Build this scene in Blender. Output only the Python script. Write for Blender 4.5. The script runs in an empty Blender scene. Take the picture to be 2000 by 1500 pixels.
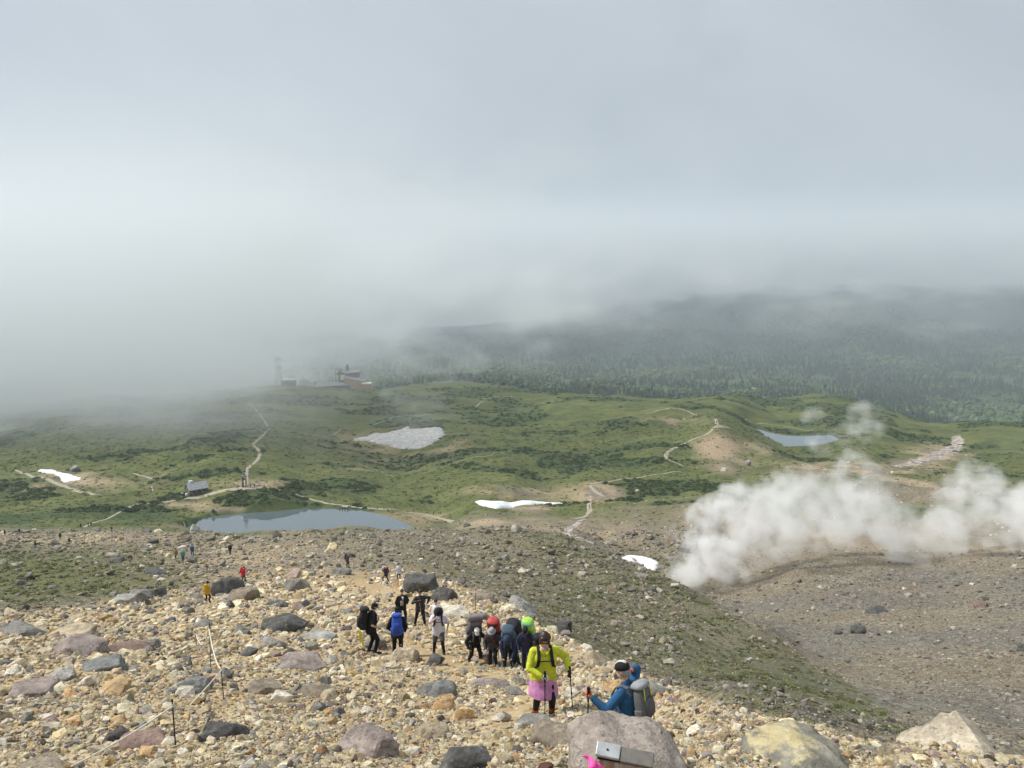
import bpy, bmesh, math, random
import numpy as np
from mathutils import Vector, Matrix, Quaternion
from mathutils.geometry import delaunay_2d_cdt

# ------------------------------------------------------------------ camera, sky, sun, exposure
S = bpy.context.scene
COL = S.collection
R_ = math.radians
PITCH = R_(7.0)
FPX = 1540.0                                   # focal length in photo pixels (photo 2000 x 1500)

cam_d = bpy.data.cameras.new('camera')
cam = bpy.data.objects.new('camera', cam_d)
COL.objects.link(cam)
cam_d.sensor_width = 36.0
cam_d.lens = 36.0 * FPX / 2000.0
cam_d.clip_start = 0.05
cam_d.clip_end = 60000
cam.location = (0, 0, 0)
cam.rotation_euler = (R_(90) - PITCH, 0, 0)
S.camera = cam

SUN_EL, SUN_AZ = 48.0, -78.0                   # azimuth clockwise from the view direction (+Y)
w = bpy.data.worlds.new('World')
S.world = w
w.use_nodes = True
nt = w.node_tree
nt.nodes.clear()


def N(t, kind, **kw):
    n = t.nodes.new(kind)
    ins = kw.pop('ins', {})
    for k, v in kw.items():
        setattr(n, k, v)
    for k, v in ins.items():
        n.inputs[k].default_value = v
    return n


def L(t, a, b):
    t.links.new(a, b)


sky = N(nt, 'ShaderNodeTexSky', sky_type='NISHITA', sun_disc=False, sun_elevation=R_(SUN_EL),
        sun_rotation=R_(SUN_AZ), altitude=1750, air_density=1.0, dust_density=2.0)
tc = N(nt, 'ShaderNodeTexCoord')
sep = N(nt, 'ShaderNodeSeparateXYZ')
L(nt, tc.outputs['Generated'], sep.inputs[0])
# overcast: zenith brighter than horizon (the standard overcast sky), with broad soft cloud folds
mp = N(nt, 'ShaderNodeMapping', ins={'Scale': (1.0, 1.0, 1.35)})
L(nt, tc.outputs['Generated'], mp.inputs[0])
nz = N(nt, 'ShaderNodeTexNoise', ins={'Scale': 2.6, 'Detail': 7.0, 'Roughness': 0.52, 'Distortion': 0.5})
L(nt, mp.outputs[0], nz.inputs['Vector'])
cr = N(nt, 'ShaderNodeValToRGB')
cr.color_ramp.elements[0].position = 0.30
cr.color_ramp.elements[0].color = (3.85, 4.32, 4.78, 1)
cr.color_ramp.elements[1].position = 0.68
cr.color_ramp.elements[1].color = (4.75, 5.2, 5.62, 1)
L(nt, nz.outputs['Fac'], cr.inputs[0])
mr = N(nt, 'ShaderNodeMapRange', ins={'From Min': 0.0, 'From Max': 1.0, 'To Min': 0.92, 'To Max': 1.4})
L(nt, sep.outputs['Z'], mr.inputs['Value'])
mul = N(nt, 'ShaderNodeVectorMath', operation='SCALE')
L(nt, cr.outputs[0], mul.inputs[0])
L(nt, mr.outputs[0], mul.inputs['Scale'])
mx = N(nt, 'ShaderNodeMix', data_type='RGBA', ins={'Factor': 0.94})
L(nt, sky.outputs[0], mx.inputs[6])
L(nt, mul.outputs[0], mx.inputs[7])
bg = N(nt, 'ShaderNodeBackground', ins={'Strength': 0.1})
L(nt, mx.outputs[2], bg.inputs[0])
wo = N(nt, 'ShaderNodeOutputWorld')
L(nt, bg.outputs[0], wo.inputs[0])

sun_d = bpy.data.lights.new('sun', 'SUN')
sun_d.energy = 4.4
sun_d.angle = R_(5)
sun_d.color = (1.0, 0.96, 0.88)
sun = bpy.data.objects.new('sun', sun_d)
COL.objects.link(sun)
_az, _el = R_(SUN_AZ), R_(SUN_EL)
sdir = Vector((math.sin(_az) * math.cos(_el), math.cos(_az) * math.cos(_el), math.sin(_el)))
sun.rotation_euler = sdir.to_track_quat('Z', 'Y').to_euler()

vs = S.view_settings
vs.view_transform = 'Standard'
vs.look = 'None'
vs.gamma = 1.0
vs.exposure = 0.2
vs.use_curve_mapping = False
S.render.engine = 'CYCLES'
S.cycles.use_denoising = True
S.cycles.denoiser = 'OPENIMAGEDENOISE'
S.cycles.denoising_input_passes = 'RGB_ALBEDO_NORMAL'
S.cycles.max_bounces = 12
S.cycles.diffuse_bounces = 3
S.cycles.glossy_bounces = 2
S.cycles.transparent_max_bounces = 12
S.cycles.volume_bounces = 10
S.cycles.volume_step_rate = 1.0
S.cycles.volume_max_steps = 256
S.cycles.use_adaptive_sampling = True
S.cycles.adaptive_threshold = 0.02

rng = np.random.default_rng(7)
random.seed(7)

# ------------------------------------------------------------------ small tools
CP, SP = math.cos(PITCH), math.sin(PITCH)


def ray(px, py):
    """direction of a photo pixel, scaled so that its y component is 1"""
    u = (np.asarray(px, float) - 1000) / FPX
    v = (750 - np.asarray(py, float)) / FPX
    dy = CP + v * SP
    return u / dy, (-SP + v * CP) / dy


def at(px, py, y):
    a, t = ray(px, py)
    return float(a * y), float(y), float(t * y)


def to_px(x, y, z):
    x, y, z = np.asarray(x, float), np.asarray(y, float), np.asarray(z, float)
    d = y * CP - z * SP
    d = np.where(d > 1e-3, d, 1e-3)
    return 1000 + FPX * x / d, 750 - FPX * (y * SP + z * CP) / d


def tag(o, label=None, cat=None, group=None, kind=None):
    if label: o['label'] = label
    if cat: o['category'] = cat
    if group: o['group'] = group
    if kind: o['kind'] = kind
    return o


def link(name, me, parent=None, loc=None):
    o = bpy.data.objects.new(name, me)
    COL.objects.link(o)
    if parent is not None:
        o.parent = parent
    if loc is not None:
        o.location = loc
    return o


def mesh_of(name, verts, faces, mat=None, smooth=False):
    me = bpy.data.meshes.new(name)
    me.from_pydata([tuple(v) for v in verts], [], [tuple(f) for f in faces])
    if mat: me.materials.append(mat)
    if smooth: me.polygons.foreach_set('use_smooth', [True] * len(me.polygons))
    me.update()
    return me


def bm_mesh(name, bm, mat=None, smooth=False):
    me = bpy.data.meshes.new(name)
    bm.to_mesh(me)
    bm.free()
    if mat:
        for m in (mat if isinstance(mat, (list, tuple)) else [mat]):
            me.materials.append(m)
    if smooth: me.polygons.foreach_set('use_smooth', [True] * len(me.polygons))
    me.update()
    return me


def grid_mesh(name, P, mat, keep=None):
    """P: (rows, cols, 3)"""
    r, c = P.shape[:2]
    idx = np.arange(r * c).reshape(r, c)
    q = np.stack([idx[:-1, :-1], idx[:-1, 1:], idx[1:, 1:], idx[1:, :-1]], -1).reshape(-1, 4)
    me = bpy.data.meshes.new(name)
    me.vertices.add(r * c)
    me.vertices.foreach_set('co', P.reshape(-1).astype(np.float32))
    me.loops.add(q.size)
    me.loops.foreach_set('vertex_index', q.reshape(-1).astype(np.int32))
    me.polygons.add(len(q))
    me.polygons.foreach_set('loop_start', (np.arange(len(q)) * 4).astype(np.int32))
    me.polygons.foreach_set('loop_total', np.full(len(q), 4, np.int32))
    me.polygons.foreach_set('use_smooth', np.ones(len(q), bool))
    me.materials.append(mat)
    me.update(calc_edges=True)
    return me


_perm = np.random.default_rng(3).permutation(4096)


def _h(ix, iy, k):
    return _perm[(_perm[(ix + k * 131) & 4095] + iy) & 4095] / 4095.0


def vnoise(x, y, k=0):
    ix, iy = np.floor(x).astype(int), np.floor(y).astype(int)
    fx, fy = x - ix, y - iy
    fx, fy = fx * fx * (3 - 2 * fx), fy * fy * (3 - 2 * fy)
    a = _h(ix, iy, k) * (1 - fx) + _h(ix + 1, iy, k) * fx
    b = _h(ix, iy + 1, k) * (1 - fx) + _h(ix + 1, iy + 1, k) * fx
    return a * (1 - fy) + b * fy


def fbm(x, y, oct=4, k=0, rough=0.5):
    """0..1, mean .5"""
    x, y = np.asarray(x, float), np.asarray(y, float)
    s, a, n = 0, 1.0, 0
    for i in range(oct):
        ca, sa = math.cos(i * 0.7), math.sin(i * 0.7)
        s = s + a * vnoise((x * ca - y * sa) * 2 ** i + 17.3 * i, (x * sa + y * ca) * 2 ** i - 9.1 * i, k + i)
        n += a
        a *= rough
    return s / n


def sstep(a, b, x):
    t = np.clip((x - a) / (b - a), 0, 1)
    return t * t * (3 - 2 * t)


def in_poly(px, py, poly):
    px, py = np.asarray(px, float), np.asarray(py, float)
    ins = np.zeros(px.shape, bool)
    n = len(poly)
    for i in range(n):
        x1, y1 = poly[i]
        x2, y2 = poly[(i + 1) % n]
        if y1 == y2: continue
        c = ((y1 > py) != (y2 > py)) & (px < (x2 - x1) * (py - y1) / (y2 - y1) + x1)
        ins ^= c
    return ins


def poly_dist(px, py, pts, closed=False):
    """distance to a polyline"""
    px, py = np.asarray(px, float), np.asarray(py, float)
    d = np.full(px.shape, 1e9)
    n = len(pts)
    for i in range(n if closed else n - 1):
        x1, y1 = pts[i]
        x2, y2 = pts[(i + 1) % n]
        dx, dy = x2 - x1, y2 - y1
        t = np.clip(((px - x1) * dx + (py - y1) * dy) / (dx * dx + dy * dy + 1e-12), 0, 1)
        d = np.minimum(d, np.hypot(px - x1 - t * dx, py - y1 - t * dy))
    return d


def sdf(px, py, poly):
    """signed distance, positive inside"""
    d = poly_dist(px, py, poly, True)
    return np.where(in_poly(px, py, poly), d, -d)
# ------------------------------------------------------------------ terrain: heights surveyed at points, smooth in between
CTRL = [
 # near ridge of yellow rubble
 (-700,1500,8.7),(0,1500,8.7),(500,1500,8.7),(1000,1500,8.6),(1300,1500,8.4),(1600,1500,8.2),(2000,1500,8.0),(2700,1500,8.0),
 (1400,1372,11.2),(1600,1430,9.8),(1800,1468,9.0),(2000,1487,8.5),
 (1060,1398,14),(700,1400,13.5),(300,1400,13.2),(0,1400,13),(-700,1400,13),(1240,1508,10.9),(1350,1432,10.4),(1150,1420,11.6),(1130,1495,8.9),(1330,1495,8.6),
 (400,1300,21),(0,1300,20.5),(-700,1300,20.5),(800,1300,23),(950,1290,25),(1100,1320,19),(1200,1350,14.8),
 (0,1220,36),(-700,1220,36),(200,1220,36),(400,1200,44),(600,1200,43),(720,1270,27),(860,1275,26),(800,1222,37),(850,1190,45),(930,1190,42),(950,1165,52),
 (405,1176,62),(0,1180,55),(-700,1180,55),(200,1160,66),(600,1140,75),(820,1150,60),
 (0,1100,110),(-700,1100,110),(200,1090,112),(376,1085,112),(449,1080,115),(474,1135,82),(600,1080,112),(678,1107,92),(752,1137,75),(800,1100,95),
 (70,1070,160),(0,1060,170),(-700,1060,170),(200,1050,175),(400,1050,165),(600,1045,160),(800,1042,165),
 (400,1037,200),(600,1036,205),(800,1034,208),(0,1037,212),(200,1038,205),(-700,1037,212),
 # right edge of the ridge drops to the flank
 (1100,1240,36),(1200,1290,25),(1280,1332,15.5),
 (1400,1398,20),(1600,1455,17),(1800,1490,16),(2000,1505,16),(1280,1345,26),(1200,1295,34),
 (1200,1275,48),(1280,1320,44),(1400,1362,38),(1600,1422,33),(1800,1460,31),(2000,1474,31),(2700,1500,33),
 (900,1080,130),(1000,1150,85),(1100,1180,75),(1200,1200,80),(1300,1250,62),(1000,1100,115),(1100,1120,110),(1200,1150,100),
 (1300,1190,92),(1400,1250,75),(1400,1300,55),(1500,1320,52),(1700,1400,42),(1900,1405,45),(1900,1440,37),(2000,1440,38),
 # crest of the green flank and the hollow behind it
 (850,1033,205),(1000,1029,190),(1100,1046,160),(1200,1089,135),(1330,1141,124),(1400,1178,120),(1500,1222,100),
 (1000,1040,228),(1100,1065,205),(1200,1110,178),(1330,1162,165),(1400,1190,150),
 # gully and its far bank
 (1450,1185,165),(1560,1262,110),(1750,1332,75),(2000,1402,52),(2700,1440,42),(1700,1200,140),(2000,1250,100),(2700,1250,95),(1850,1180,150),(1800,1280,95),(1650,1250,115),
 (1700,1117,185),(1700,1085,215),(1550,1120,190),(1550,1095,220),(1450,1160,178),(1900,1102,190),(1900,1075,220),(2000,1097,190),(2000,1066,220),(2700,1066,220),
 (1700,1060,245),(2000,1046,250),(1550,1076,245),(2700,1046,250),
 (1440,1140,205),(1330,1140,200),(1330,1080,225),(1250,1100,222),(1200,1075,232),(1140,1030,258),
 # pond basin and its far side
 (400,1042,262),(600,1042,262),(780,1040,270),(0,1008,285),(200,1012,285),(330,1012,290),(-700,1008,285),
 (390,1016,294),(470,996,307),(600,994,308),(680,992,310),(770,1005,305),(810,1024,292),(880,1020,300),
 (375,968,322),(478,950,327),(450,946,329),(560,958,328),(620,980,322),(700,988,320),(800,1000,314),
 (380,985,315),(300,985,318),
 # plain
 (100,975,330),(-700,975,330),(250,940,355),(100,930,372),(0,900,420),(-700,900,420),(300,900,405),(480,900,400),(515,870,470),(500,800,650),(300,830,580),(0,830,620),(-700,830,620),
 (600,930,388),(700,930,400),(700,880,520),(780,879,535),(780,832,610),(860,840,590),(900,900,440),(1000,880,490),(1000,945,345),(900,960,345),(900,1000,308),(1000,1008,288),(1080,1020,268),
 (1000,987,318),(1000,979,322),(1000,955,333),(1150,950,338),(1170,938,352),(1150,1000,300),(1100,985,320),(1250,975,318),
 (1300,1000,285),(1300,960,330),(1400,990,290),(1350,1030,250),(1250,1040,250),(1400,930,372),(1500,965,325),
 (1300,890,430),(1340,912,408),(1400,912,412),(1400,862,468),(1385,850,482),(1400,830,505),(1470,912,425),(1500,885,470),
 (1550,885,530),(1600,905,470),(1700,905,460),(1490,846,600),(1600,852,620),(1480,838,640),
 (1310,797,640),(1230,806,640),(1250,825,590),(1330,830,575),(1365,812,600),(1100,850,560),(1150,800,680),(1000,800,720),(1150,900,450),
 (1870,860,600),(1750,912,470),(1900,900,490),(2000,900,490),(2700,900,490),(2000,960,385),(2700,960,385),(1700,925,425),(1600,955,345),(1850,965,370),
 # brink of the plateau
 (1000,762,900),(1100,768,850),(1200,775,820),(1300,784,760),(1450,770,820),(1600,780,800),(1700,800,750),(1780,827,680),(1900,829,680),(2000,828,690),(2700,828,690),
 (0,790,850),(-700,790,850),(200,772,890),(560,756,930),(670,758,950),(800,758,930),(900,756,930),
 (1900,872,1000),(1450,800,1100),(1100,790,1100),(700,772,1150),(200,790,1150),(-700,790,1150),(2700,870,1000),
 # forest floor
 (1900,832,1750),(1900,760,2600),(1900,708,3600),(2700,832,1750),(2700,708,3600),(1450,768,1900),(1450,702,3600),(1100,765,1700),(1100,712,3300),
 (700,750,2000),(700,705,3500),(200,760,2000),(200,710,3500),(-700,760,2000),(-700,710,3500),
 # hills
 (1900,690,4300),(1450,690,4300),(1100,700,4300),(700,695,4300),(200,700,4300),
 (1900,620,6000),(1900,560,7500),(1850,528,8500),(1980,545,8500),(1700,560,8000),(1500,650,5500),(1500,570,7500),(1200,640,6000),(1200,590,7800),(1000,640,7000),(800,655,7000),(400,670,7000),(0,680,7000),(2700,560,7500),(-700,680,7000),
 (1900,560,9800),(1500,590,9800),(1000,640,9800),(400,670,9800),(2700,560,9800),(-700,680,9800),
]
cx, cy, cz = [], [], []
for px_, py_, Y_ in CTRL:
    Y_ *= float(np.interp(Y_, [0, 30, 60, 150], [.87, .87, .92, 1.0]))
    X_, _, Z_ = at(px_, py_, Y_)
    cx.append(X_); cy.append(Y_); cz.append(Z_)
for r_ in (0.6, 1.5, 3.2, 5.5):
    for a_ in (-75, -50, -25, 0, 25, 50, 75):
        X_, Y_ = r_ * math.sin(R_(a_)), r_ * math.cos(R_(a_))
        cx.append(X_); cy.append(Y_); cz.append(-1.7 - 0.425 * Y_)
cx, cy, cz = map(np.array, (cx, cy, cz))
KA = 5.0


def to_uv(x, y):
    return np.arctan2(x, y) * KA, np.log(np.hypot(x, y))


_u, _v = to_uv(cx, cy)
_g = (cz + 1.7) / np.hypot(cx, cy)


def tps(d2):
    return np.where(d2 > 1e-12, 0.5 * d2 * np.log(d2 + 1e-20), 0.0)


_n = len(_u)
_K = tps((_u[:, None] - _u) ** 2 + (_v[:, None] - _v) ** 2) + np.eye(_n) * 2e-4
_P = np.stack([np.ones(_n), _u, _v], 1)
_A = np.block([[_K, _P], [_P.T, np.zeros((3, 3))]])
_w = np.linalg.solve(_A, np.concatenate([_g, np.zeros(3)]))

POND_Z, POND2_Z = -89.0, -112.0


def on_level(poly, z):
    out = []
    for p in poly:
        a, t = ray(*p)
        y = z / t
        out.append((float(a * y), float(y)))
    return out


POND_PX = [(378,1024),(385,1016),(410,1009),(440,1004),(480,1001),(520,999),(560,994),(610,993),(660,992),(700,996),(740,1003),(775,1014),(800,1026)]
POND = on_level(POND_PX, POND_Z)
POND = [(POND[0][0] - 4, 284)] + POND + [(POND[-1][0] + 3, 284), (POND[-1][0] - 2, 268), (-75, 262), (-112, 268)]
POND2 = on_level([(1466,840),(1480,838),(1500,844),(1530,850),(1560,852),(1590,851),(1625,850),(1640,858),(1610,867),(1570,871),(1530,872),(1510,866),(1490,854)], POND2_Z)


def smooth_h(x, y):
    sh = np.shape(x)
    x, y = np.ravel(x), np.ravel(y)
    u, v = to_uv(x, y)
    r = np.hypot(x, y)
    g = np.empty(len(u))
    for i in range(0, len(u), 20000):
        s = slice(i, i + 20000)
        d2 = (u[s, None] - _u) ** 2 + (v[s, None] - _v) ** 2
        g[s] = tps(d2) @ _w[:_n] + _w[_n] + _w[_n + 1] * u[s] + _w[_n + 2] * v[s]
    return (g * r - 1.7).reshape(sh)


def height(x, y, fine=True):
    x, y = np.asarray(x, float), np.asarray(y, float)
    z = smooth_h(x, y)
    r = np.hypot(x, y)
    near = 1 - sstep(60, 230, r)
    mid = sstep(40, 140, r) * (1 - sstep(200, 260, r))
    pl = sstep(230, 380, r) * (1 - sstep(900, 1300, r))
    hill = sstep(3800, 5200, r)
    z = z + near * ((fbm(x / 3.1, y / 3.1, 4, 5) - .5) * 0.5 * sstep(2, 9, r) + (fbm(x / .7, y / .7, 3, 9) - .5) * 0.10)
    z = z + mid * (fbm(x / 6, y / 6, 4, 11) - .5) * 1.3
    z = z + pl * ((fbm(x / 42, y / 42, 6, 21, .58) - .5) * 8.5)
    fl = sstep(1100, 1700, r) * (1 - hill)
    z = z + fl * (fbm(x / 260, y / 260, 4, 31) - .5) * 26
    rid = 1 - np.abs(fbm(x / 1500 + .3 * fbm(x / 500, y / 500, 2, 44), y / 1500, 5, 41) * 2 - 1)
    z = z + hill * (rid - .75) * 240
    for poly, pz in ((POND, POND_Z), (POND2, POND2_Z)):
        bx, by = [p[0] for p in poly], [p[1] for p in poly]
        m = (x > min(bx) - 40) & (x < max(bx) + 40) & (y > min(by) - 40) & (y < max(by) + 40)
        if m.any():
            sd = sdf(x[m], y[m], poly)
            zz = z[m]
            d = np.maximum(-sd, 0)
            k = sstep(2, 16, d)
            shore = pz + .05 + np.minimum(d, 8) * .12
            zz2 = np.where(sd > 0, pz - np.minimum(sd * .35, 3.0) - .03, np.maximum(zz, shore) * (1 - k) + zz * k)
            z[m] = zz2
    return z


# fan-shaped grid: rows in log distance, columns in azimuth
az = np.concatenate([np.arange(-85, -42, 1.5), np.arange(-42, 42.01, 0.14), np.arange(43.5, 86, 1.5)])
rr = np.concatenate([np.exp(np.arange(math.log(0.4), math.log(120), 0.0115)),
                     np.exp(np.arange(math.log(120), math.log(1250), 0.0062)),
                     np.exp(np.arange(math.log(1250), math.log(9800), 0.011))])
AZ, RR = np.meshgrid(np.radians(az), rr)
GX, GY = RR * np.sin(AZ), RR * np.cos(AZ)
GZ = height(GX, GY)
GPX, GPY = to_px(GX, GY, GZ)


def hz(x, y):
    """terrain height by bilinear look-up in the built grid"""
    x, y = np.asarray(x, float), np.asarray(y, float)
    a, r = np.degrees(np.arctan2(x, y)), np.hypot(x, y)
    i = np.clip(np.searchsorted(az, a) - 1, 0, len(az) - 2)
    j = np.clip(np.searchsorted(rr, r) - 1, 0, len(rr) - 2)
    fa = np.clip((a - az[i]) / (az[i + 1] - az[i]), 0, 1)
    fr = np.clip((r - rr[j]) / (rr[j + 1] - rr[j]), 0, 1)
    return (GZ[j, i] * (1 - fa) + GZ[j, i + 1] * fa) * (1 - fr) + (GZ[j + 1, i] * (1 - fa) + GZ[j + 1, i + 1] * fa) * fr


def hits(px, py, ymin=1.0, ymax=9500.0, n=900):
    """where rays through photo pixels first meet the terrain; nan where they miss"""
    px, py = np.atleast_1d(np.asarray(px, float)), np.atleast_1d(np.asarray(py, float))
    a, t = ray(px, py)
    out = np.full((len(px), 3), np.nan)
    ys = np.exp(np.linspace(math.log(ymin), math.log(ymax), n))
    for s0 in range(0, len(px), 4000):
        s = slice(s0, s0 + 4000)
        A, T = a[s][:, None], t[s][:, None]
        dz = ys[None] * T - hz(A * ys[None], np.broadcast_to(ys[None], (A.shape[0], n)))
        neg = dz < 0
        j = neg.argmax(1)
        ok = neg.any(1)
        j = np.maximum(j, 1)
        k = np.arange(len(j))
        d0, d1 = dz[k, j - 1], dz[k, j]
        f = np.clip(d0 / (d0 - d1 + 1e-12), 0, 1)
        y = ys[j - 1] + f * (ys[j] - ys[j - 1])
        o = np.stack([A[:, 0] * y, y, hz(A[:, 0] * y, y)], 1)
        o[~ok] = np.nan
        out[s] = o
    return out


def hit(px, py, ymin=1.0, ymax=9500.0):
    p = hits([px], [py], ymin, ymax)[0]
    if np.isnan(p[0]):
        p = hits([px], [py + 3], ymin, ymax)[0]
    return Vector(p)
# ------------------------------------------------------------------ what grows or lies where
YEL_EDGE = [(-900,1200),(0,1197),(150,1178),(300,1160),(420,1142),(520,1118),(640,1100),(760,1112),(840,1130),(900,1142),(950,1158),(1000,1180),(1100,1236),(1200,1286),(1280,1331),(1400,1368),(1600,1427),(1800,1465),(2000,1482),(2900,1560)]
_ex, _ey = np.array(YEL_EDGE, float).T


def tan_zone(px, py, r):
    k = np.maximum(np.exp(-((px - 520) / 190) ** 2 - ((py - 1098) / 44) ** 2), .8 * np.exp(-((px - 120) / 260) ** 2 - ((py - 1052) / 13) ** 2))
    return k * (r < 250) * (r > 40)


def lush(px, py, r):
    return np.exp(-((px - 40) / 230) ** 2 - ((py - 1126) / 40) ** 2) * (r < 250) * (r > 40)


def zone(x, y, z):
    """weights: yellow rubble, grass, shrub, soil, grey"""
    px, py = to_px(x, y, z)
    r = np.hypot(x, y)
    n1 = fbm(x / 9, y / 9, 4, 51)
    n2 = fbm(x / 30, y / 30, 4, 61)
    n3 = fbm(x / 46, y / 40, 5, 71, .62)
    edge = np.interp(px, _ex, _ey)
    yel = sstep(-16, 26, py - edge + (n1 - .5) * 50) * (1 - sstep(70, 110, r)) * np.where((px > 1050) & (r > 30 + (1100 - px) * .05) & (r > 26), 0, 1)
    yel = np.where(r < 9, 1.0, yel)
    plain = sstep(255, 330, r + (n2 - .5) * 60 + np.where(px > 1150, -20, 0))
    # olive cover on the middle slopes: strong left and on the right-hand flank
    left = np.exp(-((px - 60) / 260) ** 2) * np.exp(-((py - 1125) / 48) ** 2) * 1.5
    flank = sstep(900, 1150, px) * (1 - sstep(0, 60, (px - 1330) * .62 - (py - 1150) + 12 + (n1 - .5) * 60)) * (r < 215)
    spots = np.exp(-((px - 1750) / 170) ** 2 - ((py - 1385) / 20) ** 2)
    mid_g = np.clip(.95 * left + .42 + .36 * flank + .9 * spots + (n1 - .5) * 1.1, 0, 1) * (1 - yel)
    gully = (px > 1330) & (r > 35) & (r < 270)
    g_right = np.where(gully & (flank < .5), .12, 1.0)
    grass = np.where(plain > .5, 1.0, mid_g * g_right)
    # right and central parts of the plain turn to bare brown ground towards the crater
    bare = 0 * px
    for (bx, by, sx, sy, s) in ((1230,1045,170,28,.9),(1750,1050,330,50,1.0),(1480,1050,120,50,.9),(1420,1000,160,30,.45),(1750,960,180,32,.85),(1650,920,140,18,.7),(1020,960,110,16,.8),(960,1018,110,12,.6),(1180,962,50,16,.9),(1030,997,60,8,.9),
                                (1400,878,36,24,1.1),(1415,910,50,16,.9),(160,945,110,14,.75),(130,930,70,10,.6),(480,945,60,10,.8),(380,985,60,8,.6),(300,930,30,8,.5),(830,1010,90,12,.6),
                                (1320,820,55,9,.5),(1830,890,50,20,.8),(1760,905,40,12,.8),(770,865,110,22,.6),(1480,870,40,20,.35),(430,996,50,7,.95),(730,905,120,14,.3)):
        bare = np.maximum(bare, s * np.exp(-((px - bx) / sx) ** 2 - ((py - by) / sy) ** 2))
    bare = np.clip(bare * 1.25 + (n2 - .5) * .9 * (bare > .08) + (n1 - .5) * .5 * (bare > .08), 0, 1)
    bare = np.where(r > 230, bare, 0)
    grass = grass * (1 - bare)
    sh = n3 + (n2 - .5) * .35
    bias = 0 * px
    for (bx, by, sx, sy, s) in ((600,785,150,16,.16),(730,800,40,18,.12),(1110,820,170,40,.10),(1180,897,80,14,.14),(1060,895,60,14,.06),(60,968,120,16,.13),(200,992,80,8,.12),(520,972,90,14,.16),(390,990,60,8,.12),
                                (300,800,300,40,.08),(1600,800,260,22,.10),(1850,815,150,14,.16),(1950,860,80,30,.08),(1330,890,40,22,.10),(1500,895,60,24,.12),(1500,880,90,10,.06),(1350,945,140,10,.12),(200,900,140,24,.05),(1000,1010,60,8,.08),
                                (800,950,160,30,-.10),(560,900,90,40,-.08),(1290,850,60,30,-.05),(950,985,60,12,-.1),(1880,925,90,14,-.12),(1640,878,60,10,-.12)):
        bias = bias + s * np.exp(-((px - bx) / sx) ** 2 - ((py - by) / sy) ** 2)
    shrub = sstep(.525, .60, sh + bias) * (r > 300) * (1 - sstep(.25, .6, bare))
    far = sstep(1000, 1250, r)
    shrub = np.maximum(shrub, far)
    tan = tan_zone(px, py, r)
    grass = np.where(r < 255, grass * (1 - .75 * tan), grass)
    soil = bare * sstep(.35, .6, fbm(x / 12, y / 12, 3, 81) + np.where((px > 1350) & (px < 1450) & (py < 900), .4, 0)) * np.where((px > 1200) & (r < 440), .3, 1)
    soil = np.maximum(soil, tan * sstep(.35, .65, n1 + .12) * .8 * (1 - yel))
    grey = np.where(r < 300, sstep(1250, 1500, px + (n1 - .5) * 300) * (1 - yel) * (r > 35), 0) * sstep(.48, .64, fbm(x / 26, y / 26, 4, 91) + np.where(py > 1230, .08, -.03)) * .85
    return yel, grass, shrub, soil, grey


ZY, ZG, ZS, ZO, ZK = zone(GX, GY, GZ)


def attr_color(me, name, arr):
    a = me.color_attributes.new(name, 'FLOAT_COLOR', 'POINT')
    a.data.foreach_set('color', np.ascontiguousarray(arr, np.float32).reshape(-1))


def rgba(c):
    return (c[0], c[1], c[2], 1)


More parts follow.
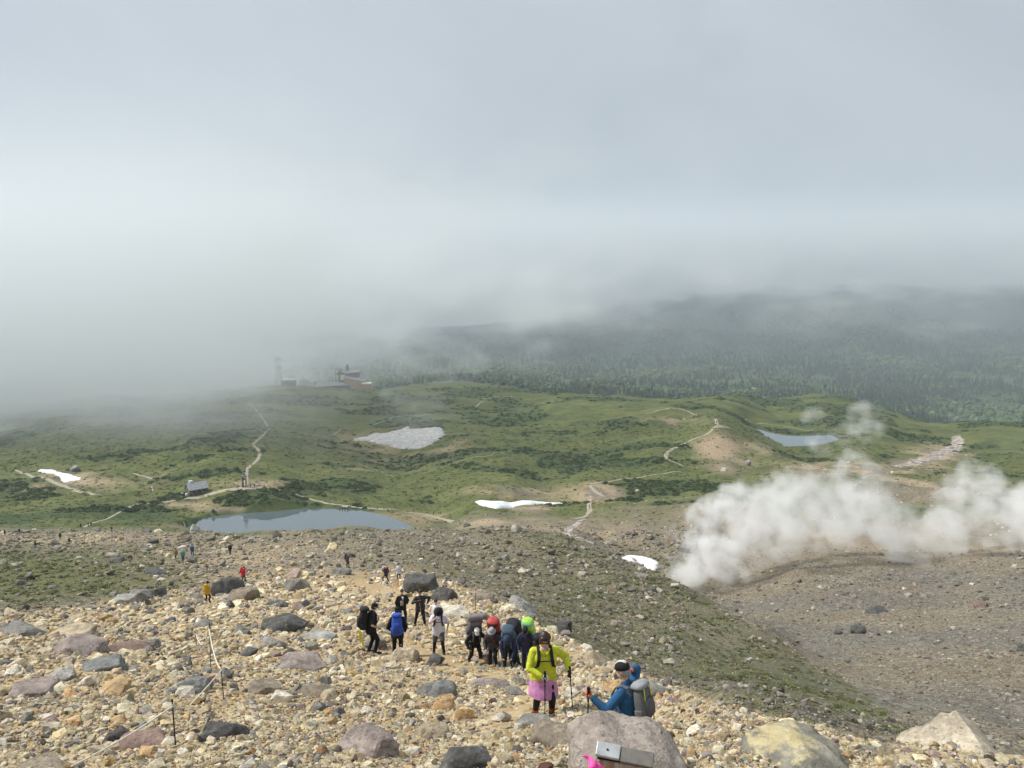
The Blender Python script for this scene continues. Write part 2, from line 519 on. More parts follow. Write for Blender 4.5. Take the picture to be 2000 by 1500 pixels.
class T:
    """terse node building"""

    def __init__(s, name):
        s.m = bpy.data.materials.new(name)
        s.m.use_nodes = True
        s.t = s.m.node_tree
        s.b = s.t.nodes['Principled BSDF']
        s.b.inputs['Roughness'].default_value = .9
        s.b.inputs['Specular IOR Level'].default_value = .25
        s.pos = N(s.t, 'ShaderNodeNewGeometry').outputs['Position']
        s.obj = N(s.t, 'ShaderNodeTexCoord').outputs['Object']

    def noise(s, scale, detail=3, rough=.55, vec=None, dist=0):
        n = N(s.t, 'ShaderNodeTexNoise', ins={'Scale': scale, 'Detail': detail, 'Roughness': rough, 'Distortion': dist})
        L(s.t, vec or s.pos, n.inputs['Vector'])
        return n.outputs['Fac']

    def voro(s, scale, vec=None, feature='F1', out='Distance', rnd=1):
        n = N(s.t, 'ShaderNodeTexVoronoi', feature=feature, ins={'Scale': scale, 'Randomness': rnd})
        L(s.t, vec or s.pos, n.inputs['Vector'])
        return n.outputs[out]

    def ramp(s, fac, stops):
        r = N(s.t, 'ShaderNodeValToRGB')
        e = r.color_ramp.elements
        while len(e) < len(stops): e.new(.5)
        for i, (p, c) in enumerate(stops):
            e[i].position = p
            e[i].color = rgba(c) if not isinstance(c, (int, float)) else (c, c, c, 1)
        L(s.t, fac, r.inputs[0])
        return r.outputs[0]

    def mix(s, fac, a, b, mode='MIX'):
        n = N(s.t, 'ShaderNodeMix', data_type='RGBA', blend_type=mode)
        for k, v in ((0, fac), (6, a), (7, b)):
            if isinstance(v, bpy.types.NodeSocket): L(s.t, v, n.inputs[k])
            elif isinstance(v, (int, float)) and k: n.inputs[k].default_value = (v, v, v, 1)
            else: n.inputs[k].default_value = v if k == 0 else rgba(v)
        return n.outputs[2]

    def math(s, op, a, b=None, clamp=False):
        n = N(s.t, 'ShaderNodeMath', operation=op, use_clamp=clamp)
        for k, v in ((0, a), (1, b)):
            if v is None: continue
            if isinstance(v, bpy.types.NodeSocket): L(s.t, v, n.inputs[k])
            else: n.inputs[k].default_value = v
        return n.outputs[0]

    def attr(s, name, kind='GEOMETRY'):
        n = N(s.t, 'ShaderNodeAttribute', attribute_name=name, attribute_type=kind)
        return n

    def bump(s, h, strength=.5, dist=.1):
        n = N(s.t, 'ShaderNodeBump', ins={'Strength': strength, 'Distance': dist})
        L(s.t, h, n.inputs['Height'])
        L(s.t, n.outputs[0], s.b.inputs['Normal'])

    def base(s, c):
        if isinstance(c, bpy.types.NodeSocket): L(s.t, c, s.b.inputs['Base Color'])
        else: s.b.inputs['Base Color'].default_value = rgba(c)
        return s


# ground material: five kinds of cover blended by where they grow
g = T('ground_cover')
za, zb = g.attr('cover_a'), g.attr('cover_b')
sa = N(g.t, 'ShaderNodeSeparateColor'); L(g.t, za.outputs['Color'], sa.inputs[0])
sb = N(g.t, 'ShaderNodeSeparateColor'); L(g.t, zb.outputs['Color'], sb.inputs[0])
pebble = g.voro(9.0, out='Color')
peb = g.math('MULTIPLY', g.noise(2.2, 5, .7), 1.0)
yellow = g.ramp(g.mix(.55, peb, pebble), [(.18, (.17, .115, .06)), (.4, (.36, .265, .145)), (.6, (.50, .395, .24)), (.85, (.64, .55, .385))])
yellow = g.mix(.25, yellow, (.30, .215, .12))
yellow = g.mix(g.ramp(g.noise(.35, 4), [(.42, 0.0), (.62, 0.75)]), yellow, g.ramp(peb, [(.3, (.28, .175, .085)), (.7, (.46, .345, .19))]))
cell = g.voro(1.7, out='Color')
cell2 = g.voro(4.5, out='Color')
scree = g.ramp(g.mix(.5, cell, cell2), [(.15, (.06, .052, .04)), (.45, (.165, .14, .10)), (.62, (.235, .20, .15)), (.9, (.38, .345, .28))])
scree = g.mix(g.ramp(g.noise(.12, 5, .6), [(.35, 0.0), (.65, .8)]), scree, g.ramp(cell2, [(.2, (.075, .062, .043)), (.6, (.18, .14, .092)), (.9, (.30, .25, .175))]))
grey = g.ramp(g.mix(.5, cell, cell2), [(.15, (.055, .049, .042)), (.5, (.135, .122, .102)), (.9, (.27, .25, .215))])
gn = g.noise(.055, 6, .62)
gf = g.noise(.6, 5, .65)
grass = g.ramp(g.mix(.4, gn, g.noise(.19, 5, .65)), [(.34, (.043, .060, .019)), (.46, (.073, .093, .027)), (.56, (.115, .130, .038)), (.68, (.175, .175, .064))])
grass = g.mix(g.ramp(gf, [(.35, .0), (.7, .55)]), grass, (.055, .066, .02))
moss = g.ramp(g.mix(.5, gf, cell2), [(.25, (.042, .048, .015)), (.5, (.088, .098, .030)), (.75, (.15, .15, .06))])
dist = N(g.t, 'ShaderNodeVectorMath', operation='LENGTH'); L(g.t, g.pos, dist.inputs[0])
isfar = g.ramp(g.math('DIVIDE', dist.outputs['Value'], 600.0), [(.40, 0.0), (.52, 1.0)])
grass = g.mix(isfar, moss, grass)
shrub = g.ramp(g.noise(.5, 5, .7), [(.3, (.026, .044, .016)), (.6, (.05, .075, .025)), (.8, (.085, .112, .037))])
soil = g.ramp(g.noise(.8, 5, .7), [(.3, (.20, .145, .085)), (.55, (.36, .275, .175)), (.75, (.47, .40, .29))])
c = scree
c = g.mix(sb.outputs[1], c, grey)
gw = g.math('MULTIPLY', sa.outputs[1], g.math('ADD', g.math('ADD', isfar, g.math('MULTIPLY', sb.outputs[2], .75)), g.ramp(g.mix(.4, g.noise(1.1, 4, .7), cell), [(.36, 0.0), (.56, 1.0)])), clamp=True)
c = g.mix(gw, c, grass)
c = g.mix(sa.outputs[2], c, shrub)
c = g.mix(sb.outputs[0], c, soil)
c = g.mix(sa.outputs[0], c, yellow)
g.base(c)
hgt = g.mix(sa.outputs[0], g.mix(.5, cell, cell2), pebble)
g.bump(hgt, .55, .16)
M_GROUND = g.m

f = T('forest_floor')
f.base(f.ramp(f.noise(.012, 6, .65), [(.32, (.018, .034, .014)), (.5, (.034, .056, .02)), (.68, (.062, .088, .03))]))
M_FLOOR = f.m
h_ = T('hill_forest')
h_.base(h_.ramp(h_.noise(.004, 7, .65), [(.3, (.012, .022, .016)), (.55, (.022, .037, .023)), (.75, (.036, .053, .03))]))
h_.bump(h_.noise(.02, 5, .6), .8, 12)
M_HILL = h_.m

j1 = int(np.searchsorted(rr, 1250.0)); j2 = int(np.searchsorted(rr, 4200.0))
GP = np.stack([GX, GY, GZ], -1)
for nm, a_, b_, m_ in (('ground', 0, j1 + 1, M_GROUND), ('forest_floor', j1, j2 + 1, M_FLOOR), ('hills', j2, len(rr), M_HILL)):
    me = grid_mesh(nm, GP[a_:b_], m_)
    if nm == 'ground':
        one = np.ones_like(ZY[a_:b_])
        attr_color(me, 'cover_a', np.stack([ZY[a_:b_], ZG[a_:b_], ZS[a_:b_], one], -1))
        attr_color(me, 'cover_b', np.stack([ZO[a_:b_], ZK[a_:b_], lush(GPX[a_:b_], GPY[a_:b_], RR[a_:b_]), one], -1))
    tag(link(nm, me), kind='structure')

# ponds
p = T('pond_water')
p.base((.085, .115, .135))
p.b.inputs['Roughness'].default_value = .04
p.b.inputs['Specular IOR Level'].default_value = .5
p.b.inputs['IOR'].default_value = 1.75
p.bump(p.noise(.9, 3), .018, .1)
for poly, z in ((POND, POND_Z), (POND2, POND2_Z)):
    me = mesh_of('pond', [(x, y, z) for x, y in poly], [range(len(poly))], p.m)
    tag(link('pond', me), kind='structure')


# sheets laid on the ground: trails and snow
def drape(px_pts, width, lift=.12, ymin=1, step=2.0, jitter=.35, seed=1):
    """strip of ground along a line of photo pixels; width in metres"""
    P = np.array([hit(a, b, ymin) for a, b in px_pts])
    seg = np.hypot(np.diff(P[:, 0]), np.diff(P[:, 1]))
    s = np.concatenate([[0], np.cumsum(seg)])
    n = max(3, int(s[-1] / step))
    q = np.linspace(0, s[-1], n)
    x, y = np.interp(q, s, P[:, 0]), np.interp(q, s, P[:, 1])
    for _ in range(2):
        x[1:-1] = (x[:-2] + 2 * x[1:-1] + x[2:]) / 4
        y[1:-1] = (y[:-2] + 2 * y[1:-1] + y[2:]) / 4
    tx, ty = np.gradient(x), np.gradient(y)
    l = np.hypot(tx, ty)
    nx, ny = -ty / l, tx / l
    wv = np.asarray(width if np.ndim(width) else [width] * len(px_pts), float)
    wd = np.interp(q, s, wv)
    k = 7
    rows = []
    for i in range(k):
        o = (i / (k - 1) - .5) * wd * (1 + jitter * (fbm(q / 3.0, q * 0 + i * 3 + seed, 3, seed) - .5) * 2)
        X, Y = x + nx * o, y + ny * o
        e = 1 - abs(i / (k - 1) - .5) * 2
        rows.append(np.stack([X, Y, hz(X, Y) + lift * (.25 + .75 * min(1, e * 3))], -1))
    return np.stack(rows, 0)


tr = T('trail_gravel')
tr.base(tr.ramp(tr.noise(1.3, 5, .7), [(.3, (.21, .18, .135)), (.55, (.34, .30, .235)), (.75, (.48, .43, .36))]))
st = T('stream_stones')
st.base(st.ramp(st.voro(.6, out='Color'), [(.2, (.13, .12, .11)), (.5, (.27, .24, .21)), (.85, (.46, .40, .36))]))
st.bump(st.voro(.6), .8, .5)
TRAILS = [
 ([(160,1030),(200,1016),(235,1000),(262,986),(290,982),(315,982),(345,976),(370,974),(400,968),(440,958),(480,953),(530,955),(560,960),(600,972),(640,984),(670,989),(710,992),(760,996),(800,1001),(830,1004),(860,1012),(885,1019)], [1.4,1.4,1.5,1.6,1.4,1.6,2.4,3,3.5,4,5,4,2.5,2,1.8,2.2,2.4,2.2,2,2,2.4,2]),
 ([(480,950),(481,930),(484,914),(492,908),(505,896),(508,884),(500,874),(495,866),(508,856),(516,848),(526,838)], [2.4,2,1.8,1.6,2.2,2.4,2.4,2,2,1.8,1.6]),
 ([(528,836),(518,826),(508,808),(496,796),(480,786)], 1.6),
 ([(590,846),(640,854),(690,860)], 1.3),
 ([(640,850),(665,838)], 1.2),
 ([(728,830),(760,818),(790,812),(840,810)], 1.6),
 ([(930,794),(945,784)], 2.0), ([(940,780),(1000,774)], 1.8),
 ([(1335,910),(1320,904),(1303,898),(1300,888),(1310,878),(1332,868),(1352,858),(1375,850),(1385,846),(1392,838)], [1.4,1.8,2.6,3,2.8,2.6,2.6,2.6,2.6,2]),
 ([(1392,836),(1403,834),(1425,836)], [2.5,5,2]), ([(1404,834),(1400,826),(1396,818)], [2,3,2]),
 ([(1260,808),(1280,804),(1300,799),(1316,797),(1332,799),(1350,806),(1366,811)], [1.6,2,2.4,3,2.6,2,1.4]),
 ([(1000,880),(960,890),(880,905),(860,912)], .8),
 ([(1455,820),(1490,826),(1530,832),(1560,838),(1590,840)], 1.5),
 ([(1330,922),(1260,930),(1200,938),(1168,943),(1150,948)], [1.0,1.2,1.4,1.8,2.0]),
 ([(1150,947),(1158,955),(1168,964),(1180,970)], [1.5,2.6,2.6,1.2]),
 ([(1152,974),(1150,985),(1152,998),(1142,1010),(1118,1014)], [1.6,2.4,2.6,2.4,1.4]),
 ([(30,918),(60,930),(110,944),(170,962),(200,966)], [1.4,2,3,3,1.5]),
 ([(260,924),(290,932),(305,938)], 2), ([(300,960),(296,950)],1),
 ([(700,905),(740,918),(770,932)], .7), ([(1480,930),(1560,935),(1640,925),(1700,930)], 1.0),
]
for i, (pts, wd) in enumerate(TRAILS):
    tag(link('path', grid_mesh('path', drape(pts, np.array(wd) * .8 if np.ndim(wd) else wd * .75, seed=i + 3), tr.m)), kind='structure')
for i, (pts, wd) in enumerate([([(1140,1014),(1112,1034),(1102,1038),(1118,1048),(1150,1058),(1162,1064)], [2,3,3.2,3,2.5,2]),
                               ([(1866,852),(1872,862),(1860,878),(1830,892),(1790,902),(1748,912)], [6,9,11,11,9,6])]):
    tag(link('stream_bed', grid_mesh('stream_bed', drape(pts, wd, lift=.2, seed=50 + i), st.m)), kind='structure')

sn = T('old_snow')
_rim = sn.attr('rim').outputs['Fac']
sn.base(sn.mix(sn.ramp(sn.math('MULTIPLY', .6, sn.math('ADD', _rim, sn.math('MULTIPLY', sn.noise(.7, 5, .7), .9))), [(.62, 0.0), (.85, .75)]), sn.ramp(sn.noise(.5, 5, .6), [(.3, (.56, .58, .60)), (.6, (.76, .77, .78))]), (.33, .29, .24)))
sn.b.inputs['Roughness'].default_value = .75
sn.bump(sn.noise(1.4, 4), .3, .15)
sd_ = T('dirty_snow')
_sv = sd_.voro(.42, feature='DISTANCE_TO_EDGE')
sd_.base(sd_.mix(sd_.ramp(sd_.noise(.2, 6, .78, dist=2.5), [(.43, 0.0), (.55, 1.0)]), (.34, .32, .29), sd_.ramp(sd_.noise(.25, 5, .7), [(.35, (.28, .275, .27)), (.6, (.54, .55, .56))])))
sd_.bump(sd_.noise(.35, 5, .7), .5, .6)


def snow_sheet(poly_px, thick=.5, mat=None, res=1.0, ymin=1, ragged=2.4):
    from_px = np.array([hit(a, b, ymin) for a, b in poly_px])
    poly = [(p[0], p[1]) for p in from_px]
    # roughen the outline
    out = []
    for i in range(len(poly)):
        a, b = np.array(poly[i]), np.array(poly[(i + 1) % len(poly)])
        n = max(2, int(np.hypot(*(b - a)) / res))
        for k in range(n):
            q = a + (b - a) * k / n
            j = (fbm(q[0] / 2.5, q[1] / 2.5, 3, 33) - .5) * ragged
            out.append((q[0] + j, q[1] + j * .8))
    xs, ys = [q[0] for q in out], [q[1] for q in out]
    gx, gy = np.meshgrid(np.arange(min(xs), max(xs), res), np.arange(min(ys), max(ys), res))
    s = sdf(gx.ravel(), gy.ravel(), out)
    inner = [(a, b) for a, b, d in zip(gx.ravel(), gy.ravel(), s) if d > res * .5]
    pts = [Vector(q) for q in out + inner]
    v, e, fcs, *_ = delaunay_2d_cdt(pts, [], [list(range(len(out)))], 1, 1e-5)
    vx, vy = np.array([q.x for q in v]), np.array([q.y for q in v])
    d = np.maximum(sdf(vx, vy, out), 0)
    z = hz(vx, vy) + .02 + thick * (1 - np.exp(-d / 1.2)) * (.7 + .6 * fbm(vx / 5, vy / 5, 3, 37))
    z = np.where(d < .01, z - .25, z)
    me = mesh_of('snow_patch', np.stack([vx, vy, z], -1), fcs, mat, True)
    at_ = me.attributes.new('rim', 'FLOAT', 'POINT')
    at_.data.foreach_set('value', np.exp(-d / 1.1).astype(np.float32))
    return me


for poly, th, mt, lb in (
    ([(72,920),(100,918),(122,923),(140,927),(160,933),(158,938),(140,940),(127,943),(117,938),(116,931),(104,926),(80,924)], .8, sn.m, 'white snow patch with a narrow tail beside the trail far left of the pond'),
    ([(344,1017),(352,1018),(366,1024),(381,1034),(372,1036),(356,1026)], .5, sn.m, 'small slanting white snow streak at the left end of the pond'),
    ([(924,980),(960,979.5),(1010,979.5),(1060,980),(1112,981),(1060,985),(1030,987),(1010,989),(985,993),(965,995),(945,989),(933,985)], .8, sn.m, 'long flat white snow patch under the brown scree bank past the pond'),
    ([(1210,1089),(1222,1085),(1250,1085),(1272,1091),(1290,1098),(1287,1106),(1281,1115),(1268,1115),(1258,1110),(1246,1100),(1226,1098)], .8, sn.m, 'round white snow patch in the gully just left of the steam'),
    ([(690,859),(712,853),(724,849),(742,844),(752,846),(780,840),(796,832),(798,838),(835,835),(856,834),(868,842),(870,850),(856,860),(845,868),(828,876),(805,877),(782,876),(765,871),(738,867),(720,862)], .9, sd_.m, 'large dirty grey snowfield in the hollow below the ropeway station'),
):
    tag(link('snow_patch', snow_sheet(poly, th, mt, 1.6 if mt is sd_.m else .9, 1, 9.0 if mt is sd_.m else 2.4)), lb, 'snow patch', 'old snow patches on the plain')
# ------------------------------------------------------------------ loose stones, plants and trees spread over the ground
def rock_mesh(name, seed, pts=22, refine=0, rough=.05, flat=1.0, mat=None, slab=(1, 1, 1), smooth=False):
    """broken rock: hull of random points, so it has flat faces and keen edges; refine adds chipped relief"""
    r = np.random.default_rng(seed)
    bm = bmesh.new()
    p = r.normal(size=(pts, 3))
    p /= np.linalg.norm(p, axis=1)[:, None]
    p = np.sign(p) * np.abs(p) ** r.uniform(.55, .95) * r.uniform(.78, 1.0, (pts, 1)) * np.array(slab)
    for q in p: bm.verts.new(q)
    h_s = bmesh.ops.convex_hull(bm, input=bm.verts[:])
    bmesh.ops.delete(bm, geom=[v for v in bm.verts if not v.link_faces], context='VERTS')
    if refine:
        bmesh.ops.dissolve_limit(bm, angle_limit=R_(14), verts=bm.verts[:], edges=bm.edges[:])
        bmesh.ops.bevel(bm, geom=bm.edges[:], offset=.045, segments=1, affect='EDGES', profile=.5)
        bmesh.ops.triangulate(bm, faces=bm.faces[:])
        for _ in range(refine):
            es = [e for e in bm.edges if e.calc_length() > .16]
            if not es: break
            bmesh.ops.subdivide_edges(bm, edges=es, cuts=1)
            bmesh.ops.triangulate(bm, faces=bm.faces[:])
        bm.normal_update()
        co = np.array([v.co[:] for v in bm.verts])
        nn = np.array([v.normal[:] for v in bm.verts])
        o = r.uniform(0, 50, 3)
        q = co * 1.9 + o
        n1 = fbm(q[:, 0] + q[:, 2] * .7, q[:, 1] - q[:, 2] * .6, 3, seed % 900, .6)
        ridge = np.abs(n1 - .5) * 2
        q = co * 6 + o
        n2 = fbm(q[:, 0] + q[:, 2] * .7, q[:, 1] - q[:, 2] * .6, 3, seed % 700 + 3, .6) - .5
        co += nn * ((ridge - .3) * rough * 2.2 + n2 * rough * 1.5)[:, None]
        for v, q in zip(bm.verts, co): v.co = q
    co = np.array([v.co[:] for v in bm.verts])
    co -= (co.max(0) + co.min(0)) / 2
    co /= np.abs(co).max(0)[None]
    co[:, 2] *= flat
    for v, q in zip(bm.verts, co): v.co = q
    bmesh.ops.recalc_face_normals(bm, faces=bm.faces[:])
    for f_ in bm.faces: f_.smooth = bool(refine)
    me = bm_mesh(name, bm, mat)
    if refine:
        me.set_sharp_from_angle(angle=R_(24))
    return me


def stone_material(name, source, scale=1.0, lichen=.5):
    s = T(name)
    if source == 'INSTANCER':
        col = s.attr('tint', 'INSTANCER').outputs['Color']
        vec = s.obj
        s_ = 1.3
    else:
        col = N(s.t, 'ShaderNodeObjectInfo').outputs['Color']
        vec = s.pos
        s_ = 2.2 * scale
    n1 = s.noise(s_, 5, .65, vec)
    n2 = s.noise(s_ * 5.5, 4, .7, vec)
    c = s.mix(1.0, col, s.ramp(n1, [(.3, .52), (.5, 1.0), (.7, 1.45)]), 'MULTIPLY')
    c = s.mix(1.0, c, s.ramp(n2, [(.3, .66), (.5, 1.0), (.72, 1.3)]), 'MULTIPLY')
    if lichen:
        c = s.mix(s.ramp(s.noise(s_ * 1.7, 6, .8, vec, .8), [(.54, 0.0), (.70, lichen)]), c, (.43, .40, .33))
        c = s.mix(s.ramp(s.noise(s_ * 9, 2, .5, vec), [(.60, 0.0), (.68, .55)]), c, (.055, .05, .045))
        wv = N(s.t, 'ShaderNodeVectorMath', operation='ADD')
        wn = N(s.t, 'ShaderNodeTexNoise', ins={'Scale': s_ * 1.1, 'Detail': 3})
        L(s.t, vec, wn.inputs['Vector']); L(s.t, vec, wv.inputs[0]); L(s.t, wn.outputs['Color'], wv.inputs[1])
        ck = s.voro(s_ * .75, wv.outputs[0], 'DISTANCE_TO_EDGE')
        c = s.mix(s.ramp(ck, [(.0, .55), (.010, .0)]), c, (.035, .031, .028))
    s.base(c)
    s.bump(s.mix(.5, n2, s.noise(s_ * 14, 3, .7, vec)), .55, .05 if source != 'INSTANCER' else .15)
    return s.m


M_STONE = stone_material('loose_stone', 'INSTANCER', lichen=.0)
M_ROCK = stone_material('weathered_rock', 'OBJECT', lichen=.45)


def library(name, meshes):
    c = bpy.data.collections.new(name)
    for m in meshes:
        c.objects.link(bpy.data.objects.new(m.name, m))
    return c


def scatter(name, pts, rot, scl, idx, tint, lib, label=None):
    me = bpy.data.meshes.new(name)
    n = len(pts)
    me.vertices.add(n)
    me.vertices.foreach_set('co', np.ascontiguousarray(pts, np.float32).reshape(-1))
    for an, ty, arr, key in (('rot', 'FLOAT_VECTOR', rot, 'vector'), ('scl', 'FLOAT_VECTOR', scl, 'vector'), ('idx', 'INT', idx, 'value'),
                             ('tint', 'FLOAT_COLOR', np.concatenate([tint, np.ones((n, 1))], 1), 'color')):
        a = me.attributes.new(an, ty, 'POINT')
        a.data.foreach_set(key, np.ascontiguousarray(arr, np.int32 if ty == 'INT' else np.float32).reshape(-1))
    o = link(name, me)
    ng = bpy.data.node_groups.new(name + '_spread', 'GeometryNodeTree')
    ng.interface.new_socket('Geometry', in_out='INPUT', socket_type='NodeSocketGeometry')
    ng.interface.new_socket('Geometry', in_out='OUTPUT', socket_type='NodeSocketGeometry')
    gi, go = N(ng, 'NodeGroupInput'), N(ng, 'NodeGroupOutput')
    ci = N(ng, 'GeometryNodeCollectionInfo', transform_space='ORIGINAL')
    ci.inputs['Collection'].default_value = lib
    ci.inputs['Separate Children'].default_value = True
    ci.inputs['Reset Children'].default_value = True
    ip = N(ng, 'GeometryNodeInstanceOnPoints')
    ip.inputs['Pick Instance'].default_value = True
    L(ng, gi.outputs[0], ip.inputs['Points'])
    L(ng, ci.outputs[0], ip.inputs['Instance'])
    for an, ty, sock in (('rot', 'FLOAT_VECTOR', 'Rotation'), ('scl', 'FLOAT_VECTOR', 'Scale'), ('idx', 'INT', 'Instance Index')):
        na = N(ng, 'GeometryNodeInputNamedAttribute', data_type=ty)
        na.inputs['Name'].default_value = an
        L(ng, na.outputs['Attribute'], ip.inputs[sock])
    L(ng, ip.outputs[0], go.inputs[0])
    md = o.modifiers.new('spread', 'NODES')
    md.node_group = ng
    tag(o, label, kind='stuff')
    return o


def pick(n, table):
    """n colours from (weight, colour, spread) rows, each varied in brightness"""
    wts = np.array([t[0] for t in table], float)
    k = rng.choice(len(table), n, p=wts / wts.sum())
    c = np.array([t[1] for t in table])[k]
    sp = np.array([t[2] for t in table])[k]
    return np.clip(c * np.exp(rng.normal(0, 1, n) * sp)[:, None] * np.exp(rng.normal(0, .018, (n, 3))), .01, .85)


YEL_T = [(42, (.50, .41, .255), .24), (28, (.64, .56, .40), .14), (8, (.45, .315, .165), .2), (2, (.34, .20, .10), .2), (16, (.30, .275, .24), .22), (6, (.34, .24, .21), .2), (6, (.14, .12, .11), .3), (4, (.68, .62, .50), .1)]
GREY_T = [(36, (.20, .182, .15), .28), (22, (.28, .255, .21), .22), (16, (.115, .106, .094), .28), (14, (.245, .195, .135), .2), (8, (.40, .37, .31), .15), (3, (.21, .155, .13), .2)]

LIB_STONE = library('stone_shapes', [rock_mesh('stone', 100 + i, (14, 18, 24)[i % 3], 0, 0, (.55, .7, .85)[i % 3], M_STONE) for i in range(18)])
LIB_CHIP = library('chip_shapes', [rock_mesh('chip', 140 + i, (9, 12, 14)[i % 3], 0, 0, (.5, .7, .9)[i % 3], M_STONE) for i in range(12)])


def stones(name, n, box, sizes, keep, table, lib, nlib, ymin=1, sink=.25, power=1.7, tints=None):
    px, py = rng.uniform(box[0], box[2], n), rng.uniform(box[1], box[3], n)
    P = hits(px, py, ymin, 700 if ymin < 100 else 9500, 420 if ymin < 100 else 500)
    ok = ~np.isnan(P[:, 0])
    P, px, py = P[ok], px[ok], py[ok]
    k = keep(P, px, py)
    P, px, py = P[k], px[k], py[k]
    n = len(P)
    d = np.linalg.norm(P, axis=1)
    u = rng.uniform(0, 1, n)
    s = sizes[0] * (1 - u * (1 - (sizes[0] / sizes[1]) ** power)) ** (-1 / power)     # long-tailed sizes, photo px
    s = np.where((px > 1340) & (d > 48) & (d < 270), s * .62, s)
    rad = s * d / FPX / 2
    scl = rad[:, None] * np.stack([rng.uniform(.8, 1.25, n), rng.uniform(.7, 1.2, n), rng.uniform(.6, 1.05, n)], 1)
    rot = np.stack([rng.normal(0, .35, n), rng.normal(0, .35, n), rng.uniform(0, 6.28, n)], 1)
    P = P.copy()
    P[:, 2] += rad * (.45 - sink)
    tint = pick(n, table)
    if table is GREY_T:
        k = rng.uniform(0, 1, n) < tan_zone(px, py, np.hypot(P[:, 0], P[:, 1])) * .85
        tint = np.where(k[:, None], pick(n, YEL_T) * .85, tint)
    return scatter(name, P, rot, scl, rng.integers(0, nlib, n), tint, lib)


def zone_at(P):
    return zone(P[:, 0], P[:, 1], P[:, 2])


FOOTWAY = [(860,1600),(880,1480),(940,1430),(1010,1400),(1020,1350),(960,1318),(880,1296),(790,1270),(800,1235),(830,1200),(770,1165),(700,1130),(640,1105)]


def k_yel(P, px, py):
    # trodden dust along the trail and sorted patches keep the stones uneven
    tread = poly_dist(px, py, FOOTWAY) * np.interp(py, [1150, 1500], [1.8, .8])
    patch = fbm(P[:, 0] / 2.4, P[:, 1] / 2.4, 3, 23)
    dens = np.clip(.5 + 2.6 * (patch - .36), .42, 1) * (.15 + .85 * sstep(10, 30, tread + (patch - .5) * 40))
    return (zone_at(P)[0] > rng.uniform(.25, .75, len(P))) & (np.hypot(P[:, 0], P[:, 1]) > 2.5) & (rng.uniform(0, 1, len(P)) < dens)


def k_mid(P, px, py):
    z = zone_at(P)
    r = np.hypot(P[:, 0], P[:, 1])
    dens = (.30 + .7 * fbm(P[:, 0] / 7, P[:, 1] / 7, 3, 15)) * (1 - .8 * np.exp(-((px - 60) / 260) ** 2 - ((py - 1128) / 44) ** 2))
    return (z[0] < .5) & (r < 258) & (r > 9) & (rng.uniform(0, 1, len(P)) < dens * (1 - .38 * z[1]) * np.where((px > 1340) & (r > 48), .6, 1))


def k_plain(P, px, py):
    z = zone_at(P)
    r = np.hypot(P[:, 0], P[:, 1])
    bare = (1 - z[1]) * (z[2] < .4)
    return (r > 250) & (r < 700) & (rng.uniform(0, 1, len(P)) < np.clip(bare * 1.3 - .25, 0, 1)) & (sdf(P[:, 0], P[:, 1], POND) < -1.0) & (sdf(P[:, 0], P[:, 1], POND2) < -1.0)


stones('rubble', 32000, (-260, 1060, 2260, 1600), (6.5, 24), k_yel, YEL_T, LIB_STONE, 18, sink=.2, power=2.7)
stones('gravel', 120000, (-200, 1070, 2200, 1580), (2.6, 9), k_yel, YEL_T, LIB_CHIP, 12, sink=.12)
stones('scree', 46000, (-200, 1015, 2200, 1500), (3.2, 20), k_mid, GREY_T, LIB_STONE, 18, sink=.15, power=2.2)
stones('scree_chips', 80000, (-150, 1015, 2150, 1490), (1.8, 5), k_mid, GREY_T, LIB_CHIP, 12, sink=.1)
stones('bank_stones', 9000, (-100, 800, 2100, 1060), (1.3, 6), k_plain, [(5, (.40, .35, .27), .2), (3, (.30, .27, .22), .2), (2, (.50, .40, .26), .2)], LIB_CHIP, 12, sink=.15)


# low plants: tufts of short leaves
def tuft_mesh(name, seed, blades=26, mat=None):
    r = np.random.default_rng(seed)
    v, f = [], []
    for _ in range(blades):
        a, lean = r.uniform(0, 6.28), r.uniform(.1, 1.1)
        b = np.array([r.normal(0, .42), r.normal(0, .42), 0])
        hh, wd = r.uniform(.35, 1.0), r.uniform(.06, .15)
        d = np.array([math.cos(a), math.sin(a), 0])
        s = np.array([-d[1], d[0], 0]) * wd
        tip = b + d * lean * hh * .7 + np.array([0, 0, hh * .8])
        md = b + d * lean * hh * .25 + np.array([0, 0, hh * .5])
        i = len(v)
        v += [b - s, b + s, md + s * .9, tip, md - s * .9]
        f += [(i, i + 1, i + 2, i + 4), (i + 4, i + 2, i + 3)]
    return mesh_of(name, v, f, mat)


def leaf_material(name):
    s = T(name)
    col = s.attr('tint', 'INSTANCER').outputs['Color']
    s.base(s.mix(1.0, col, s.ramp(s.noise(3.0, 4, .7, s.obj), [(.3, .5), (.55, 1.0), (.75, 1.5)]), 'MULTIPLY'))
    s.b.inputs['Roughness'].default_value = .7
    return s.m


M_LEAF = leaf_material('small_leaves')
LIB_TUFT = library('tuft_shapes', [tuft_mesh('tuft', 200 + i, mat=M_LEAF) for i in range(8)])
MOSS_T = [(5, (.088, .102, .028), .25), (3, (.12, .122, .042), .25), (3, (.055, .072, .02), .25), (2, (.15, .135, .065), .2)]


def k_moss(P, px, py):
    z = zone_at(P)
    r = np.hypot(P[:, 0], P[:, 1])
    return (z[0] < .4) & (r < 262) & (r > 20) & (rng.uniform(0, 1, len(P)) < np.clip(z[1] * 1.3 - .15, 0, 1) * (fbm(P[:, 0] / 2.2, P[:, 1] / 2.2, 3, 19) > .46))


